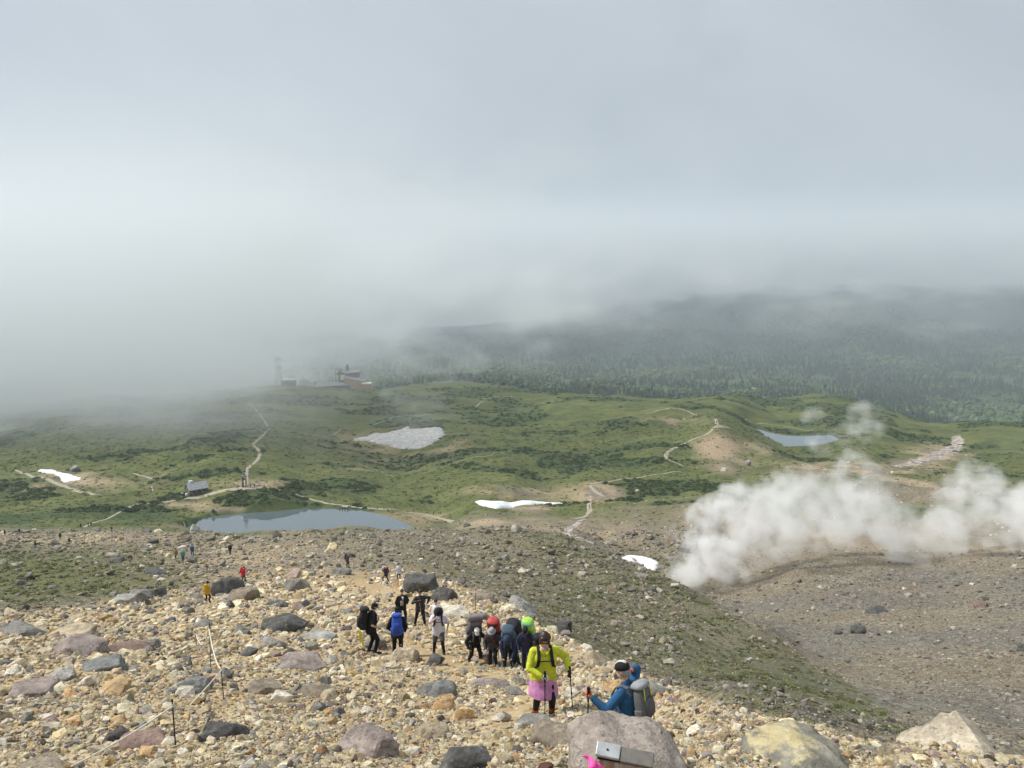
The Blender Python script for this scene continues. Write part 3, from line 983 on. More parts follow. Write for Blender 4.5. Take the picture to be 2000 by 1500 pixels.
def k_grass(P, px, py):
    z = zone_at(P)
    r = np.hypot(P[:, 0], P[:, 1])
    return (r > 255) & (r < 620) & (rng.uniform(0, 1, len(P)) < z[1] * .6) & (sdf(P[:, 0], P[:, 1], POND) < -1.2) & (sdf(P[:, 0], P[:, 1], POND2) < -1.2)


def plants(name, n, box, size, keep, table, lib, nlib, ymin=1, squash=.6, sizes=None, tints=None, kinds=None):
    px, py = rng.uniform(box[0], box[2], n), rng.uniform(box[1], box[3], n)
    P = hits(px, py, ymin, 700 if ymin < 100 else 9500, 420 if ymin < 100 else 500)
    ok = ~np.isnan(P[:, 0])
    P, px, py = P[ok], px[ok], py[ok]
    k = keep(P, px, py)
    P = P[k]
    n = len(P)
    d = np.linalg.norm(P, axis=1)
    s = rng.uniform(size[0], size[1], n) * d / FPX if sizes is None else sizes(P)
    scl = np.stack([s, s, s * squash], 1) * rng.uniform(.8, 1.25, (n, 3))
    rot = np.stack([rng.normal(0, .1, n), rng.normal(0, .1, n), rng.uniform(0, 6.28, n)], 1)
    return scatter(name, P, rot, scl, rng.integers(0, nlib, n) if kinds is None else kinds(P), pick(n, table) if tints is None else tints(P), lib)


plants('moss_and_heath', 42000, (-150, 1020, 2150, 1500), (2.2, 6.5), k_moss, MOSS_T, LIB_TUFT, 8, squash=.55)
plants('meadow_tufts', 30000, (-100, 800, 2100, 1060), (1.6, 4.5), k_grass, [(4, (.082, .10, .027), .2), (3, (.125, .135, .04), .2), (3, (.05, .066, .02), .2), (1, (.18, .17, .075), .2)], LIB_TUFT, 8, squash=.45)


# dwarf pine thickets on the plain
def bush_mesh(name, seed, mat, n=150):
    r = np.random.default_rng(seed)
    v, f = [], []
    for _ in range(n):
        q = r.normal(size=3)
        q /= np.linalg.norm(q)
        q[2] = abs(q[2])
        c = q * np.array([1, 1, .62]) * r.uniform(.62, 1.0) * (1 + .22 * math.sin(q[0] * 5 + seed) * math.cos(q[1] * 4))
        a = r.normal(size=3); a -= q * (a @ q); a /= np.linalg.norm(a)
        b = np.cross(q, a) + q * r.normal(0, .5)
        s = r.uniform(.10, .22)
        i = len(v)
        v += [c - a * s, c + b * s * .8 + q * s * .5, c + a * s, c - b * s * .8]
        f += [(i, i + 1, i + 2, i + 3)]
    # closed core so that a thicket is not see-through
    bm = bmesh.new()
    bmesh.ops.create_icosphere(bm, subdivisions=2, radius=.78)
    k = len(v)
    for q in bm.verts: v.append(np.array(q.co) * np.array([1, 1, .6]) * (1 + .15 * math.sin(q.co.x * 6 + seed)))
    for q in bm.faces: f.append(tuple(k + x.index for x in q.verts))
    bm.free()
    return mesh_of(name, v, f, mat)


LIB_BUSH = library('dwarf_pine_shapes', [bush_mesh('dwarf_pine', 230 + i, M_LEAF) for i in range(6)])
PINE_T = [(5, (.044, .070, .025), .22), (3, (.062, .094, .031), .2), (2, (.035, .057, .021), .2)]


def k_bush(P, px, py):
    z = zone_at(P)
    return (z[2] > rng.uniform(.35, .8, len(P))) & (fbm(P[:, 0] / 9, P[:, 1] / 7, 4, 29, .6) > .40) & (np.hypot(P[:, 0], P[:, 1]) < 1250) & (sdf(P[:, 0], P[:, 1], POND2) < -2) & (sdf(P[:, 0], P[:, 1], POND) < -2)


plants('dwarf_pine_thicket', 34000, (-200, 752, 2200, 1000), (0, 0), k_bush, PINE_T, LIB_BUSH, 6, ymin=290, squash=.72, sizes=lambda P: rng.uniform(.5, 1.25, len(P)) * (1 + np.hypot(P[:, 0], P[:, 1]) / 1600))


# the forest below the plateau
def conifer_mesh(name, seed, mat):
    r = np.random.default_rng(seed)
    v, f = [], []
    tiers = 7
    for k in range(tiers):
        z0 = .10 + .80 * k / tiers
        rad = .26 * (1 - k / tiers) ** .8 + .03
        m = 9
        base = len(v)
        ph = r.uniform(0, 6.28)
        for j in range(m):
            a = ph + 6.283 * j / m
            q = rad * r.uniform(.55, 1.2)
            v.append((q * math.cos(a), q * math.sin(a), z0 - r.uniform(0, .06)))
        v.append((r.normal(0, .01), r.normal(0, .01), z0 + .24 * r.uniform(.8, 1.1)))
        for j in range(m):
            f.append((base + j, base + (j + 1) % m, base + m))
    i = len(v)
    for j in range(5):
        a = 6.283 * j / 5
        v.append((.03 * math.cos(a), .03 * math.sin(a), 0))
    v.append((0, 0, .6))
    for j in range(5): f.append((i + j, i + (j + 1) % 5, i + 5))
    return mesh_of(name, v, f, mat)


def broad_mesh(name, seed, mat):
    r = np.random.default_rng(seed)
    bm = bmesh.new()
    bmesh.ops.create_icosphere(bm, subdivisions=2, radius=.5)
    v, f = [], []
    for q in bm.verts:
        c = np.array(q.co) * r.uniform(.62, 1.12)
        v.append((c[0] * .8, c[1] * .8, c[2] * .8 + .5))
    for q in bm.faces: f.append(tuple(x.index for x in q.verts))
    bm.free()
    return mesh_of(name, v, f, mat)


LIB_TREE = library('tree_shapes', [conifer_mesh('conifer', 250 + i, M_LEAF) for i in range(6)] + [broad_mesh('birch', 270 + i, M_LEAF) for i in range(3)])


def k_forest(P, px, py):
    r = np.hypot(P[:, 0], P[:, 1])
    return (r > 1150) & (r < 6500) & (fbm(P[:, 0] / 160, P[:, 1] / 160, 4, 77) > rng.uniform(.30, .50, len(P)))


def stand(P):
    return fbm(P[:, 0] / 210, P[:, 1] / 300, 4, 87, .55)


def forest_tint(P):
    n = len(P)
    k = sstep(.50, .60, stand(P) + rng.normal(0, .05, n))
    dark = np.array((.022, .046, .024)) * np.exp(rng.normal(0, .28, n))[:, None]
    lite = np.array((.070, .112, .042)) * np.exp(rng.normal(0, .22, n))[:, None]
    return dark * (1 - k[:, None]) + lite * k[:, None]


def forest_kind(P):
    n = len(P)
    k = stand(P) + rng.normal(0, .05, n) > .55
    return np.where(k, rng.integers(0, 3, n), rng.integers(3, 9, n))


plants('forest', 60000, (-200, 600, 2200, 860), (0, 0), k_forest, [(5, (.036, .066, .026), .25), (3, (.066, .105, .036), .25), (2, (.11, .145, .05), .2)], LIB_TREE, 9, ymin=1000, squash=1.0,
       tints=forest_tint, kinds=forest_kind,
       sizes=lambda P: rng.uniform(6, 17, len(P)) * (.7 + .7 * fbm(P[:, 0] / 60, P[:, 1] / 60, 3, 93)) * np.clip(np.hypot(P[:, 0], P[:, 1]) / 2600, 1, 1.6))
# ------------------------------------------------------------------ boulders one can point at, then the larger loose rocks
C_ = dict(dk=(.085, .083, .08), gr=(.19, .182, .165), lg=(.30, .29, .265), bl=(.17, .172, .165), br=(.23, .19, .145), tan=(.38, .315, .22), yl=(.53, .44, .27),
          pk=(.255, .21, .19), rd=(.21, .145, .12), og=(.41, .275, .14), bk=(.055, .05, .047), gm=(.28, .24, .21), pale=(.55, .50, .41), dr=(.11, .05, .04))
BIG = [rock_mesh('boulder', 300 + i, (16, 20, 26)[i % 3], 4, .05, 1.0, M_ROCK, ((1, .8, .8), (1, 1, .9), (1, .9, .6))[i % 3]) for i in range(12)]


def boulder(px, py, wpx, hpx, col, label, shape=0, yaw=0, tilt=(0, 0), deep=.85, ymin=1, cat='boulder', group=None, sink=.27, name='boulder'):
    """px, py: middle of the lower edge in the photo; wpx, hpx: its size there"""
    P = hit(px, py, ymin)
    k = P.length / FPX
    o = link(name, BIG[shape % len(BIG)])
    w_, h_s = wpx * k / 2, hpx * k / 2
    el = math.atan2(-P.z, P.y)
    hh = max(h_s / math.cos(el) * .92 - w_ * deep * math.tan(el) * .25, h_s * .55)
    o.scale = (w_ * 1.04, w_ * deep, hh * (1 + sink * .4))
    o.rotation_euler = (R_(tilt[0]), R_(tilt[1]), R_(yaw))
    o.location = (P.x, P.y + w_ * deep * .45, P.z + hh * (1 - sink * 1.6))
    # rest it in the slope below its own middle
    o.location.z = float(hz(o.location.x, o.location.y)) + hh * (1 - sink * 2.6)
    o.color = rgba(col if not isinstance(col, str) else C_[col])
    tag(o, label, cat, group)
    return o


BOULDERS = [
 (712,1474,102,64,'pk','angular mauve boulder with pale cracked faces low in the rubble left of centre',1,20),
 (590,1307,84,42,'pk','rounded rose pink boulder with a grey right end on the yellow rubble',2,0),
 (424,1442,82,58,'dk','dark grey split boulder with a black crack just right of the nearest iron stake',3,40),
 (905,1503,92,52,'dk','rough blackish knobbly boulder at the bottom edge of the photo',4,15),
 (853,1360,70,42,'bl','smooth blue grey boulder leaning on an orange rock',5,10),
 (868,1388,56,40,'og','orange and tan rock propped under the smooth blue grey boulder',6,60),
 (143,1278,86,44,'pk','broad flat topped mauve grey boulder near the left edge',7,-10),
 (246,1273,76,32,'rd','low reddish brown slab right of the broad mauve boulder',8,5),
 (197,1309,64,28,'bl','flat grey wedge with a dark right face among yellow stones on the left',9,30),
 (115,1329,42,30,'lg','small pale grey blocky rock left of the flat grey wedge',0,30),
 (376,1352,54,34,'bl','blue grey pyramid shaped rock left of the second iron stake',1,70),
 (551,1234,78,48,'dk','large dark grey craggy boulder with a broken top left of the walker in black',2,35),
 (528,1262,52,34,'lg','pale grey rock leaning against the foot of the dark craggy boulder',3,15),
 (620,1252,62,28,'lg','long pale grey slab right of the dark craggy boulder',4,-20),
 (440,1161,62,50,'dk','tall dark slanting boulder behind the hiker in yellow',5,50),
 (470,1175,60,40,'br','brownish grey boulder in front of the tall dark slanting one',6,10),
 (575,1154,46,38,'gr','upright grey boulder with a shaded right face alone on the upper slope',7,30),
 (538,1186,40,27,'bl','small blue grey block with a black right face',8,12),
 (820,1156,66,46,'dk','biggest dark grey boulder with a vertical right side behind the hikers',9,-5),
 (866,1172,46,34,'dk','grey boulder with a black right face beside the biggest dark boulder',1,25),
 (888,1207,62,36,'pale','pale topped boulder behind the woman in the white t-shirt',2,0),
 (928,1210,48,26,'br','brown grey boulder right of the pale topped one',3,40),
 (940,1173,46,24,'br','flat brownish block beside a thin stake on the ridge',4,-15),
 (1018,1192,56,32,'lg','long pale slab tilted down the ridge edge',5,-35,(0,28)),
 (1098,1237,44,36,'dk','dark boulder standing on the edge of the ridge above the green slope',6,20),
 (270,1174,42,34,'gr','cone shaped grey boulder at the upper left of the rubble',7,15),
 (304,1164,32,24,'dk','dark slanting slab right of the cone shaped grey boulder',8,40,(0,-25)),
 (243,1178,38,22,'lg','low rounded grey boulder left of the cone shaped one',9,0),
 (38,1240,84,44,'gr','cracked grey outcrop boulder at the far left edge of the rubble',3,10),
 (134,1242,72,30,'tan','flat tan slab right of the cracked grey outcrop',0,-8),
 (788,1292,52,36,'tan','tan faceted rock in front of the hiker with the blue backpack',1,55),
 (1088,1452,92,44,'br','broad tan brown slab left of the foremost boulder',2,-30),
 (1040,1417,66,26,'gr','flat grey stone under the boots of the woman in yellow',4,5),
 (950,1296,32,28,'lg','pointed pale grey rock in front of the line of backpackers',7,30),
 (664,1122,38,20,'gr','low grey boulder alone on the upper slope right of the upright one',5,10),
 (957,1342,68,32,'pk','flat mauve brown slab below the backpackers',8,-10),
 (60,1358,72,30,'pk','mauve grey rock with a dark left end near the left edge',9,15),
 (218,1354,68,32,'og','orange brown angular rock on the left rubble',1,-25),
 (276,1460,78,36,'rd','dusky red boulder crossed by the white rope',2,8),
 (92,1502,92,36,'br','brown grey boulder cut by the bottom left corner of the photo',3,-12),
 (222,1452,42,30,'bk','blackish brown jagged rock left of the dusky red boulder',4,35),
 (842,1442,62,38,'tan','tan rounded boulder half sunk in bare earth below centre',5,10),
 (1066,1506,30,20,'dr','small dark red stone at the bottom edge left of the wooden post',6,0),
 (508,1352,60,28,'br','dark brown pointed rock right of the second iron stake',7,30),
 (612,1358,74,30,'br','rusty brown flat rock with a dark right end below the rose pink boulder',8,-8),
 (1228,1330,50,22,'bk','dark jagged rock on the ridge edge behind the man in blue',9,-25),
 (1205,1352,50,28,'og','orange rock beside the outstretched arm of the man in blue',0,10),
 (730,1268,44,32,'gr','grey rock with a yellow paint mark behind the walker in black',6,0),
]
BOB = []
for b in BOULDERS:
    px, py, w_, h_s, c_, lb, sh, yw = b[:8]
    BOB.append(boulder(px, py, w_, h_s, c_, lb, sh, yw, b[8] if len(b) > 8 else (0, 0)))
for px, py, w_, h_s, c_, lb, sh in (
    (1680,1237,26,26,'dk','rounded dark boulder in the middle of the grey gully side',5),
    (1716,1196,36,15,'dk','long dark boulder on the grey slope above the rounded one',8),
    (1918,1186,22,15,'rd','small reddish brown boulder high on the far gully side',1),
    (1638,1238,16,10,'dk','little dark rock left of the rounded gully boulder',2),
    (1994,1272,24,22,'dk','dark boulder cut by the right edge of the photo',3),
    (56,1132,15,18,'gr','pointed grey boulder alone in the green patch on the left',7),
    (226,1099,28,13,'dk','low dark boulder with a pale tip beside a bright moss patch',4),
    (300,1121,42,15,'dk','two humped dark boulder on the green left slope',6),
    (297,1062,18,12,'dk','dark boulder beside the upper trail left of the hikers',9),
    (912,1029,14,10,'dk','small dark boulder at the end of the pond trail',1),
    (540,1031,18,8,'gr','grey stone on the near rim of the pond',3),
    (145,921,16,16,'lg','pale grey boulder beside the far left snow patch',7),
    (1245,961,9,8,'pale','white block of rock on the dark bank past the long snow patch',2),
    (416,1003,8,9,'dk','dark rock standing in the water at the far pond shore',5),
    (1462,910,10,16,'lg','thin pale rock pinnacle at the foot of the bare mound',7),
    (1415,920,10,10,'pale','pale square block below the bare sandy scar',1)):
    boulder(px, py, w_, h_s, c_, lb, sh, sh * 25)

# the two large blocks at the lower right and the foremost one, each with a shape of its own


def shaped_block(name, outline, depth, seed, mats, front=.7):
    """block from a side outline (x, z) and its depth, edges broken and faces roughened"""
    r = np.random.default_rng(seed)
    bm = bmesh.new()
    n = len(outline)
    layers = []
    zt = max(z for x, z in outline)
    for k, (d, s, st) in enumerate(((0, .84, front), (.10, .96, front + .10), (.45, 1.0, front + (1 - front) * .66), (.8, .97, 1.0), (1.0, .80, .93))):
        cx_, cz_ = sum(q[0] for q in outline) / n, sum(q[1] for q in outline) / n
        layers.append([bm.verts.new((cx_ + (x - cx_) * s + r.normal(0, .016), d * depth, (z * st if z > zt * .35 else z) + r.normal(0, .016))) for x, z in outline])
    for a, b in zip(layers, layers[1:]):
        for i in range(n): bm.faces.new((a[i], a[(i + 1) % n], b[(i + 1) % n], b[i]))
    bm.faces.new(layers[0][::-1]); bm.faces.new(layers[-1])
    bmesh.ops.triangulate(bm, faces=bm.faces[:])
    bmesh.ops.subdivide_edges(bm, edges=bm.edges[:], cuts=2, use_grid_fill=True)
    bmesh.ops.triangulate(bm, faces=bm.faces[:])
    bmesh.ops.subdivide_edges(bm, edges=bm.edges[:], cuts=1, use_grid_fill=True)
    bmesh.ops.smooth_vert(bm, verts=bm.verts[:], factor=.22, use_axis_x=True, use_axis_y=True, use_axis_z=True)
    bm.normal_update()
    co = np.array([v.co[:] for v in bm.verts])
    nn = np.array([v.normal[:] for v in bm.verts])
    a = co[:, 0] + co[:, 1] * .6
    b = co[:, 2] - co[:, 1] * .7
    amp = (fbm(a * 3 + seed, b * 3, 4, seed % 500, .6) - .5) * .10 + (fbm(a * 11, b * 11, 3, 8 + seed % 300) - .5) * .035
    co += nn * amp[:, None]
    for v, q in zip(bm.verts, co): v.co = q
    for f_ in bm.faces: f_.smooth = True
    me = bm_mesh(name, bm, mats)
    me.set_sharp_from_angle(angle=R_(26))
    return me


def crust_material():
    s = T('sulphur_crusted_rock')
    nrm = N(s.t, 'ShaderNodeNewGeometry').outputs['Normal']
    sx = N(s.t, 'ShaderNodeSeparateXYZ'); L(s.t, nrm, sx.inputs[0])
    sz = N(s.t, 'ShaderNodeSeparateXYZ'); L(s.t, s.obj, sz.inputs[0])
    rock = s.ramp(s.noise(3.5, 6, .7), [(.3, (.11, .105, .085)), (.5, (.21, .20, .165)), (.7, (.33, .31, .25))])
    crust = s.ramp(s.noise(5, 5, .7), [(.3, (.36, .29, .15)), (.6, (.50, .43, .26))])
    k = s.ramp(s.math('MULTIPLY', .5, s.math('ADD', s.math('ADD', s.math('MULTIPLY', sx.outputs[2], .45), s.math('MULTIPLY', sz.outputs[2], 1.3)), s.math('ADD', s.math('MULTIPLY', sz.outputs[0], -.35), s.math('MULTIPLY', s.noise(3.0, 5, .75, s.obj), 1.1)))), [(.66, 0.0), (.72, 1.0)])
    s.base(s.mix(k, rock, crust))
    s.bump(s.noise(12, 5, .7), .6, .06)
    return s.m


def place_block(name, pts_px, Y, depth, seed, mat, col, label, yaw=0, front=.7):
    """outline given in photo pixels, standing at distance Y"""
    a0, t0 = ray(*pts_px[0])
    W = [at(x, y, Y) for x, y in pts_px]
    cx0 = sum(q[0] for q in W) / len(W)
    base = float(hz(cx0, Y))
    out = [(q[0] - cx0, q[2] - base) for q in W]
    o = link(name, shaped_block(name, out, depth, seed, mat, front))
    o.location = (cx0, Y - depth * .75, base)
    o.rotation_euler = (R_(-4), 0, R_(yaw))
    o.color = rgba(col)
    tag(o, label, 'boulder')
    return o


FORE = place_block('boulder', [(1112,1540),(1114,1452),(1119,1412),(1140,1398),(1180,1394),(1215,1402),(1262,1404),(1296,1414),(1322,1440),(1340,1478),(1322,1492),(1300,1540)], 7.3, .75, 11, M_ROCK, C_['gm'],
                   'largest foremost mauve grey boulder with a flat slanting top behind the wooden post', 4)
place_block('boulder', [(1422,1502),(1424,1466),(1440,1436),(1480,1420),(1540,1411),(1590,1422),(1625,1440),(1640,1466),(1622,1492),(1560,1506)], 7.55, .85, 23, crust_material(), C_['br'],
            'wide grey boulder crusted with bright yellow sulphur at the lower right', -6)
place_block('boulder', [(1740,1480),(1742,1450),(1790,1428),(1832,1398),(1858,1389),(1884,1402),(1920,1436),(1954,1468),(1950,1490),(1850,1500)], 8.0, .8, 31, M_ROCK, (.40, .345, .265),
            'tan boulder with a pointed peak at the lower right corner', -8)

# larger loose rocks lying about, each an object, told apart only by colour
KIND = [('tan', 'tan angular rock lying loose on the yellow rubble slope', 'loose tan rocks', C_['tan']), ('gr', 'grey angular rock lying loose on the yellow rubble slope', 'loose grey rocks', C_['gr']),
        ('dk', 'dark grey angular rock lying loose on the yellow rubble slope', 'loose dark rocks', C_['dk']), ('og', 'orange angular rock lying loose on the yellow rubble slope', 'loose orange rocks', C_['og']),
        ('pale', 'cream coloured rock lying loose on the yellow rubble slope', 'loose cream rocks', C_['pale']), ('pk', 'mauve angular rock lying loose on the yellow rubble slope', 'loose mauve rocks', C_['pk'])]
SMALL = [rock_mesh('rock', 330 + i, (12, 16, 20)[i % 3], 2, .045, 1.0, M_ROCK, ((1, .8, .7), (1, 1, .9), (1, .8, .5))[i % 3]) for i in range(16)]
_q = np.stack([rng.uniform(-40, 2040, 1500), rng.uniform(1110, 1520, 1500)], 1)
_H = hits(_q[:, 0], _q[:, 1])
_ok = ~np.isnan(_H[:, 0])
_q, _H = _q[_ok], _H[_ok]
_zy = zone_at(_H)[0]
taken = [(b[0], b[1] - b[3] / 2, max(b[2], b[3]) * .6) for b in BOULDERS] + [(1228, 1450, 125), (1530, 1460, 120), (1850, 1450, 120), (1060, 1395, 45), (1230, 1400, 60)]
cnt = 0
for (px, py), P, zy in zip(_q, _H, _zy):
    if zy < .6 or cnt >= 232: continue
    if any(math.hypot(px - a, (py - b) * 1.5) < c for a, b, c in taken): continue
    # grey rocks gather along the upper rim of the rubble
    up = py < 1260
    k = rng.choice(6, p=(.18, .44, .20, .04, .10, .04) if up else (.36, .20, .06, .13, .20, .05))
    s = float(11 + 9 * rng.random() + 20 * rng.random() ** 4) * (.9 if up else 1.15)
    taken.append((px, py, s * .5))
    o = link('rock', SMALL[rng.integers(16)])
    kk = P[1] / FPX * s / 2 * 1.12
    o.scale = (kk * rng.uniform(.9, 1.2), kk * rng.uniform(.7, 1.1), kk * rng.uniform(.55, .85))
    o.rotation_euler = (rng.normal(0, .3), rng.normal(0, .3), rng.uniform(0, 6.28))
    o.location = (P[0], P[1], P[2] + o.scale.z * .35)
    _, lb, gp, c0 = KIND[k]
    area = 'along the upper rubble rim' if py < 1200 else 'around the roped stakes' if px < 480 and py > 1230 else 'above the roped stakes' if px < 480 else \
        'near the middle walkers' if py < 1310 else 'by the wooden post' if px > 1080 else 'between the rope and the woman in yellow'
    lb = lb.replace('on the yellow rubble slope', area)
    gp = gp + ' ' + area
    v_ = math.exp(rng.normal(0, .16))
    o.color = (min(c0[0] * v_, .8), min(c0[1] * v_, .8), min(c0[2] * v_, .8), 1)
    tag(o, lb, 'rock', gp)
    cnt += 1
# ------------------------------------------------------------------ things people put here
def plain(name, col, rough=.7, spec=.3, metal=0.0, grain=None):
    s = T(name)
    if grain:
        s.base(s.mix(1.0, col, s.ramp(s.noise(grain, 4, .65), [(.3, .72), (.55, 1.0), (.75, 1.22)]), 'MULTIPLY'))
    else:
        s.base(col)
    s.b.inputs['Roughness'].default_value = rough
    s.b.inputs['Specular IOR Level'].default_value = spec
    s.b.inputs['Metallic'].default_value = metal
    return s.m


def bm_box(bm, lo, hi, bevel=0.0, mat_i=0, mtx=None):
    r = bmesh.ops.create_cube(bm, size=1.0)
    vs_ = r['verts']
    for v in vs_:
        v.co = Vector([lo[i] + (v.co[i] + .5) * (hi[i] - lo[i]) for i in range(3)])
    fs = {f_ for v in vs_ for f_ in v.link_faces}
    for f_ in fs: f_.material_index = mat_i
    if bevel:
        es = list({e for v in vs_ for e in v.link_edges})
        rb = bmesh.ops.bevel(bm, geom=es, offset=bevel, segments=2, affect='EDGES', profile=.6)
        vs_ = list({v for f_ in rb['faces'] for v in f_.verts} | {v for v in vs_ if v.is_valid})
    if mtx is not None:
        bmesh.ops.transform(bm, matrix=mtx, verts=[v for v in vs_ if v.is_valid])
    return vs_


def bm_tube(bm, a, b, ra, rb=None, seg=8, caps=True):
    a, b = Vector(a), Vector(b)
    rb = ra if rb is None else rb
    d = b - a
    q = d.to_track_quat('Z', 'Y').to_matrix().to_4x4()
    r = bmesh.ops.create_cone(bm, cap_ends=caps, segments=seg, radius1=ra, radius2=rb, depth=d.length)
    bmesh.ops.transform(bm, matrix=Matrix.Translation((a + b) / 2) @ q, verts=r['verts'])
    return r['verts']


def bm_path(bm, pts, r, seg=6):
    pts = [Vector(p) for p in pts]
    rings = []
    for i, p in enumerate(pts):
        d = (pts[min(i + 1, len(pts) - 1)] - pts[max(i - 1, 0)]).normalized()
        u = d.orthogonal().normalized() if abs(d.z) > .95 else d.cross(Vector((0, 0, 1))).normalized()
        v = d.cross(u)
        rings.append([bm.verts.new(p + (u * math.cos(6.2832 * k / seg) + v * math.sin(6.2832 * k / seg)) * r) for k in range(seg)])
    for A, B in zip(rings, rings[1:]):
        for k in range(seg): bm.faces.new((A[k], A[(k + 1) % seg], B[(k + 1) % seg], B[k]))
    bm.faces.new(rings[0][::-1]); bm.faces.new(rings[-1])


def part(name, bm, mat, parent, smooth=False, loc=None):
    return link(name, bm_mesh(name, bm, mat, smooth), parent, loc)


def empty(name, loc, rz=0.0):
    o = bpy.data.objects.new(name, None)
    COL.objects.link(o)
    o.location = loc
    o.rotation_euler = (0, 0, rz)
    o.empty_display_size = .2
    return o


# ---- wooden marker post with a metal cap, close to the camera
wd = T('weathered_post_wood')
_m = N(wd.t, 'ShaderNodeMapping', ins={'Scale': (38, 38, 1.6)}); L(wd.t, wd.obj, _m.inputs[0])
_n1 = wd.noise(1.0, 5, .7, _m.outputs[0])
_m2 = N(wd.t, 'ShaderNodeMapping', ins={'Scale': (120, 120, 3)}); L(wd.t, wd.obj, _m2.inputs[0])
_n2 = wd.noise(1.0, 3, .6, _m2.outputs[0])
wd.base(wd.mix(wd.ramp(_n2, [(.45, 0.0), (.6, .45)]), wd.ramp(_n1, [(.28, (.055, .035, .022)), (.42, (.19, .125, .08)), (.55, (.34, .27, .215)), (.72, (.46, .41, .365))]), (.30, .17, .09)))
wd.bump(_n1, .6, .01)
M_SILVER = plain('galvanised_cap', (.40, .415, .43), .5, .5, .4, 30)
M_DULL = plain('dull_cap', (.165, .15, .135), .55, .4, .2, 40)
M_BLACK = plain('black_rubber', (.012, .012, .013), .6)
PY = 2.12
c0 = Vector(at(1168, 1484, PY)); c1 = Vector(at(1276, 1500, PY - .05))
post = empty('marker_post', (0, 0, 0))
gz_ = float(hz((c0.x + c1.x) / 2, PY))
wpost = (c1 - c0).length
post.location = ((c0.x + c1.x) / 2, PY, gz_)
post.rotation_euler = (0, 0, R_(-17))
tag(post, 'square wooden marker post with a two toned metal cap at the bottom edge', 'post')
top = (c0.z + c1.z) / 2 - gz_
hw = wpost / 2
bm = bmesh.new(); bm_box(bm, (-hw + .006, -.010, -.3), (hw - .006, .026, top - .012), .004); part('post_shaft', bm, wd.m, post)
tl = Matrix.Translation((0, 0, top)) @ Matrix.Rotation(R_(36), 4, 'X') @ Matrix.Rotation(R_(4), 4, 'Y')
ws = -hw + .42 * wpost
bm = bmesh.new(); bm_box(bm, (-hw - .003, -.009, -.004), (ws, .032, .012), .003, 0, tl); cap = part('silver_cap_plate', bm, M_SILVER, post)
bm = bmesh.new(); bm_box(bm, (ws + .001, -.012, -.008), (hw + .004, .031, .008), .003, 0, tl); part('dull_cap_plate', bm, M_DULL, post)
bm = bmesh.new(); bm_tube(bm, tl @ Vector((-hw + .19 * wpost, .011, .010)), tl @ Vector((-hw + .19 * wpost, .011, .0145)), .0036, .003, 10); part('screw', bm, M_BLACK, cap)
bm = bmesh.new(); bm_box(bm, (-hw + .002, -.010, -.016), (hw - .002, .028, -.0085), .0, 0, tl); part('cap_liner', bm, M_BLACK, post)

# pink ribbon tied to the post
M_PINK = plain('pink_ribbon', (.86, .09, .36), .6)
rb = empty('ribbon', at(1166, 1503, PY - .02))
tag(rb, 'bright pink ribbon tied at the left side of the wooden post', 'ribbon')
v, f_ = [], []
for i in range(9):
    s = i / 8
    x, z = -.035 * s - .006 * math.sin(s * 7), .055 * s - .02 * s * s
    wdt = .010 + .012 * math.sin(math.pi * min(1, s * 1.1 + .05)) * (1 - s * .6)
    y = -.014 * math.sin(s * 5)
    v += [(x - wdt * .5, y, z - wdt * .4), (x + wdt * .6, y - .004, z + wdt * .3), (x + wdt * .6, y - .0025, z + wdt * .3), (x - wdt * .5, y + .0015, z - wdt * .4)]
for i in range(8):
    for k in range(4): f_.append((i * 4 + k, i * 4 + (k + 1) % 4, i * 4 + 4 + (k + 1) % 4, i * 4 + 4 + k))
f_ += [(3, 2, 1, 0), (32, 33, 34, 35)]
link('tail', mesh_of('tail', v, f_, M_PINK, True), rb)
bm = bmesh.new(); bmesh.ops.create_icosphere(bm, subdivisions=2, radius=.016, matrix=Matrix.Diagonal((1.1, .7, 1.3, 1))); part('knot', bm, M_PINK, rb, True)
bm = bmesh.new(); bm_box(bm, (-.004, -.012, -.03), (.03, -.0095, -.012)); part('band', bm, M_PINK, rb)

# ---- iron stakes and the white rope between them
M_IRON = plain('rusty_iron', (.045, .032, .026), .75, .3, .3, 20)
M_ROPE = plain('white_rope', (.66, .62, .54), .9, .1, 0, 30)
STK = [(343,1458,1386,'nearest thin iron stake carrying the white rope on the left'), (437,1366,1311,'second thin iron stake carrying the white rope'), (412,1308,1234,'third iron stake holding the rope beside grey rocks'),
       (384,1262,1240,'short iron stake highest up the roped line'), (929,1192,1156,'thin rusty stake beside a flat brownish block on the ridge')]
tops = []
for px, pb, ptp, lb in STK:
    P = hit(px, pb)
    h_s = abs(pb - ptp) * P.length / FPX * 1.13
    e = empty('iron_stake', P)
    e.rotation_euler = (0, R_(random.uniform(-3, 3)), 0)
    rad = max(.009, P.y * .00045)
    bm = bmesh.new(); bm_tube(bm, (0, 0, -.2), (0, 0, h_s), rad, rad * .9, 8); part('rod', bm, M_IRON, e)
    bm = bmesh.new(); bmesh.ops.create_uvsphere(bm, u_segments=8, v_segments=6, radius=rad * 1.5, matrix=Matrix.Translation((0, 0, h_s))); part('tip', bm, M_IRON, e, True)
    bm = bmesh.new()
    for k in range(3):
        bm_path(bm, [(rad * 1.5 * math.cos(a), rad * 1.5 * math.sin(a), h_s * .86 + k * rad * 1.6) for a in np.linspace(0, 6.0, 9)], rad * .7, 5)
    part('rope_loop', bm, M_ROPE, e)
    tag(e, lb, 'stake', 'iron stakes along the trail')
    tops.append(Vector((P.x, P.y, P.z + h_s * .88)))
start = hit(140, 1508); start.z += .06


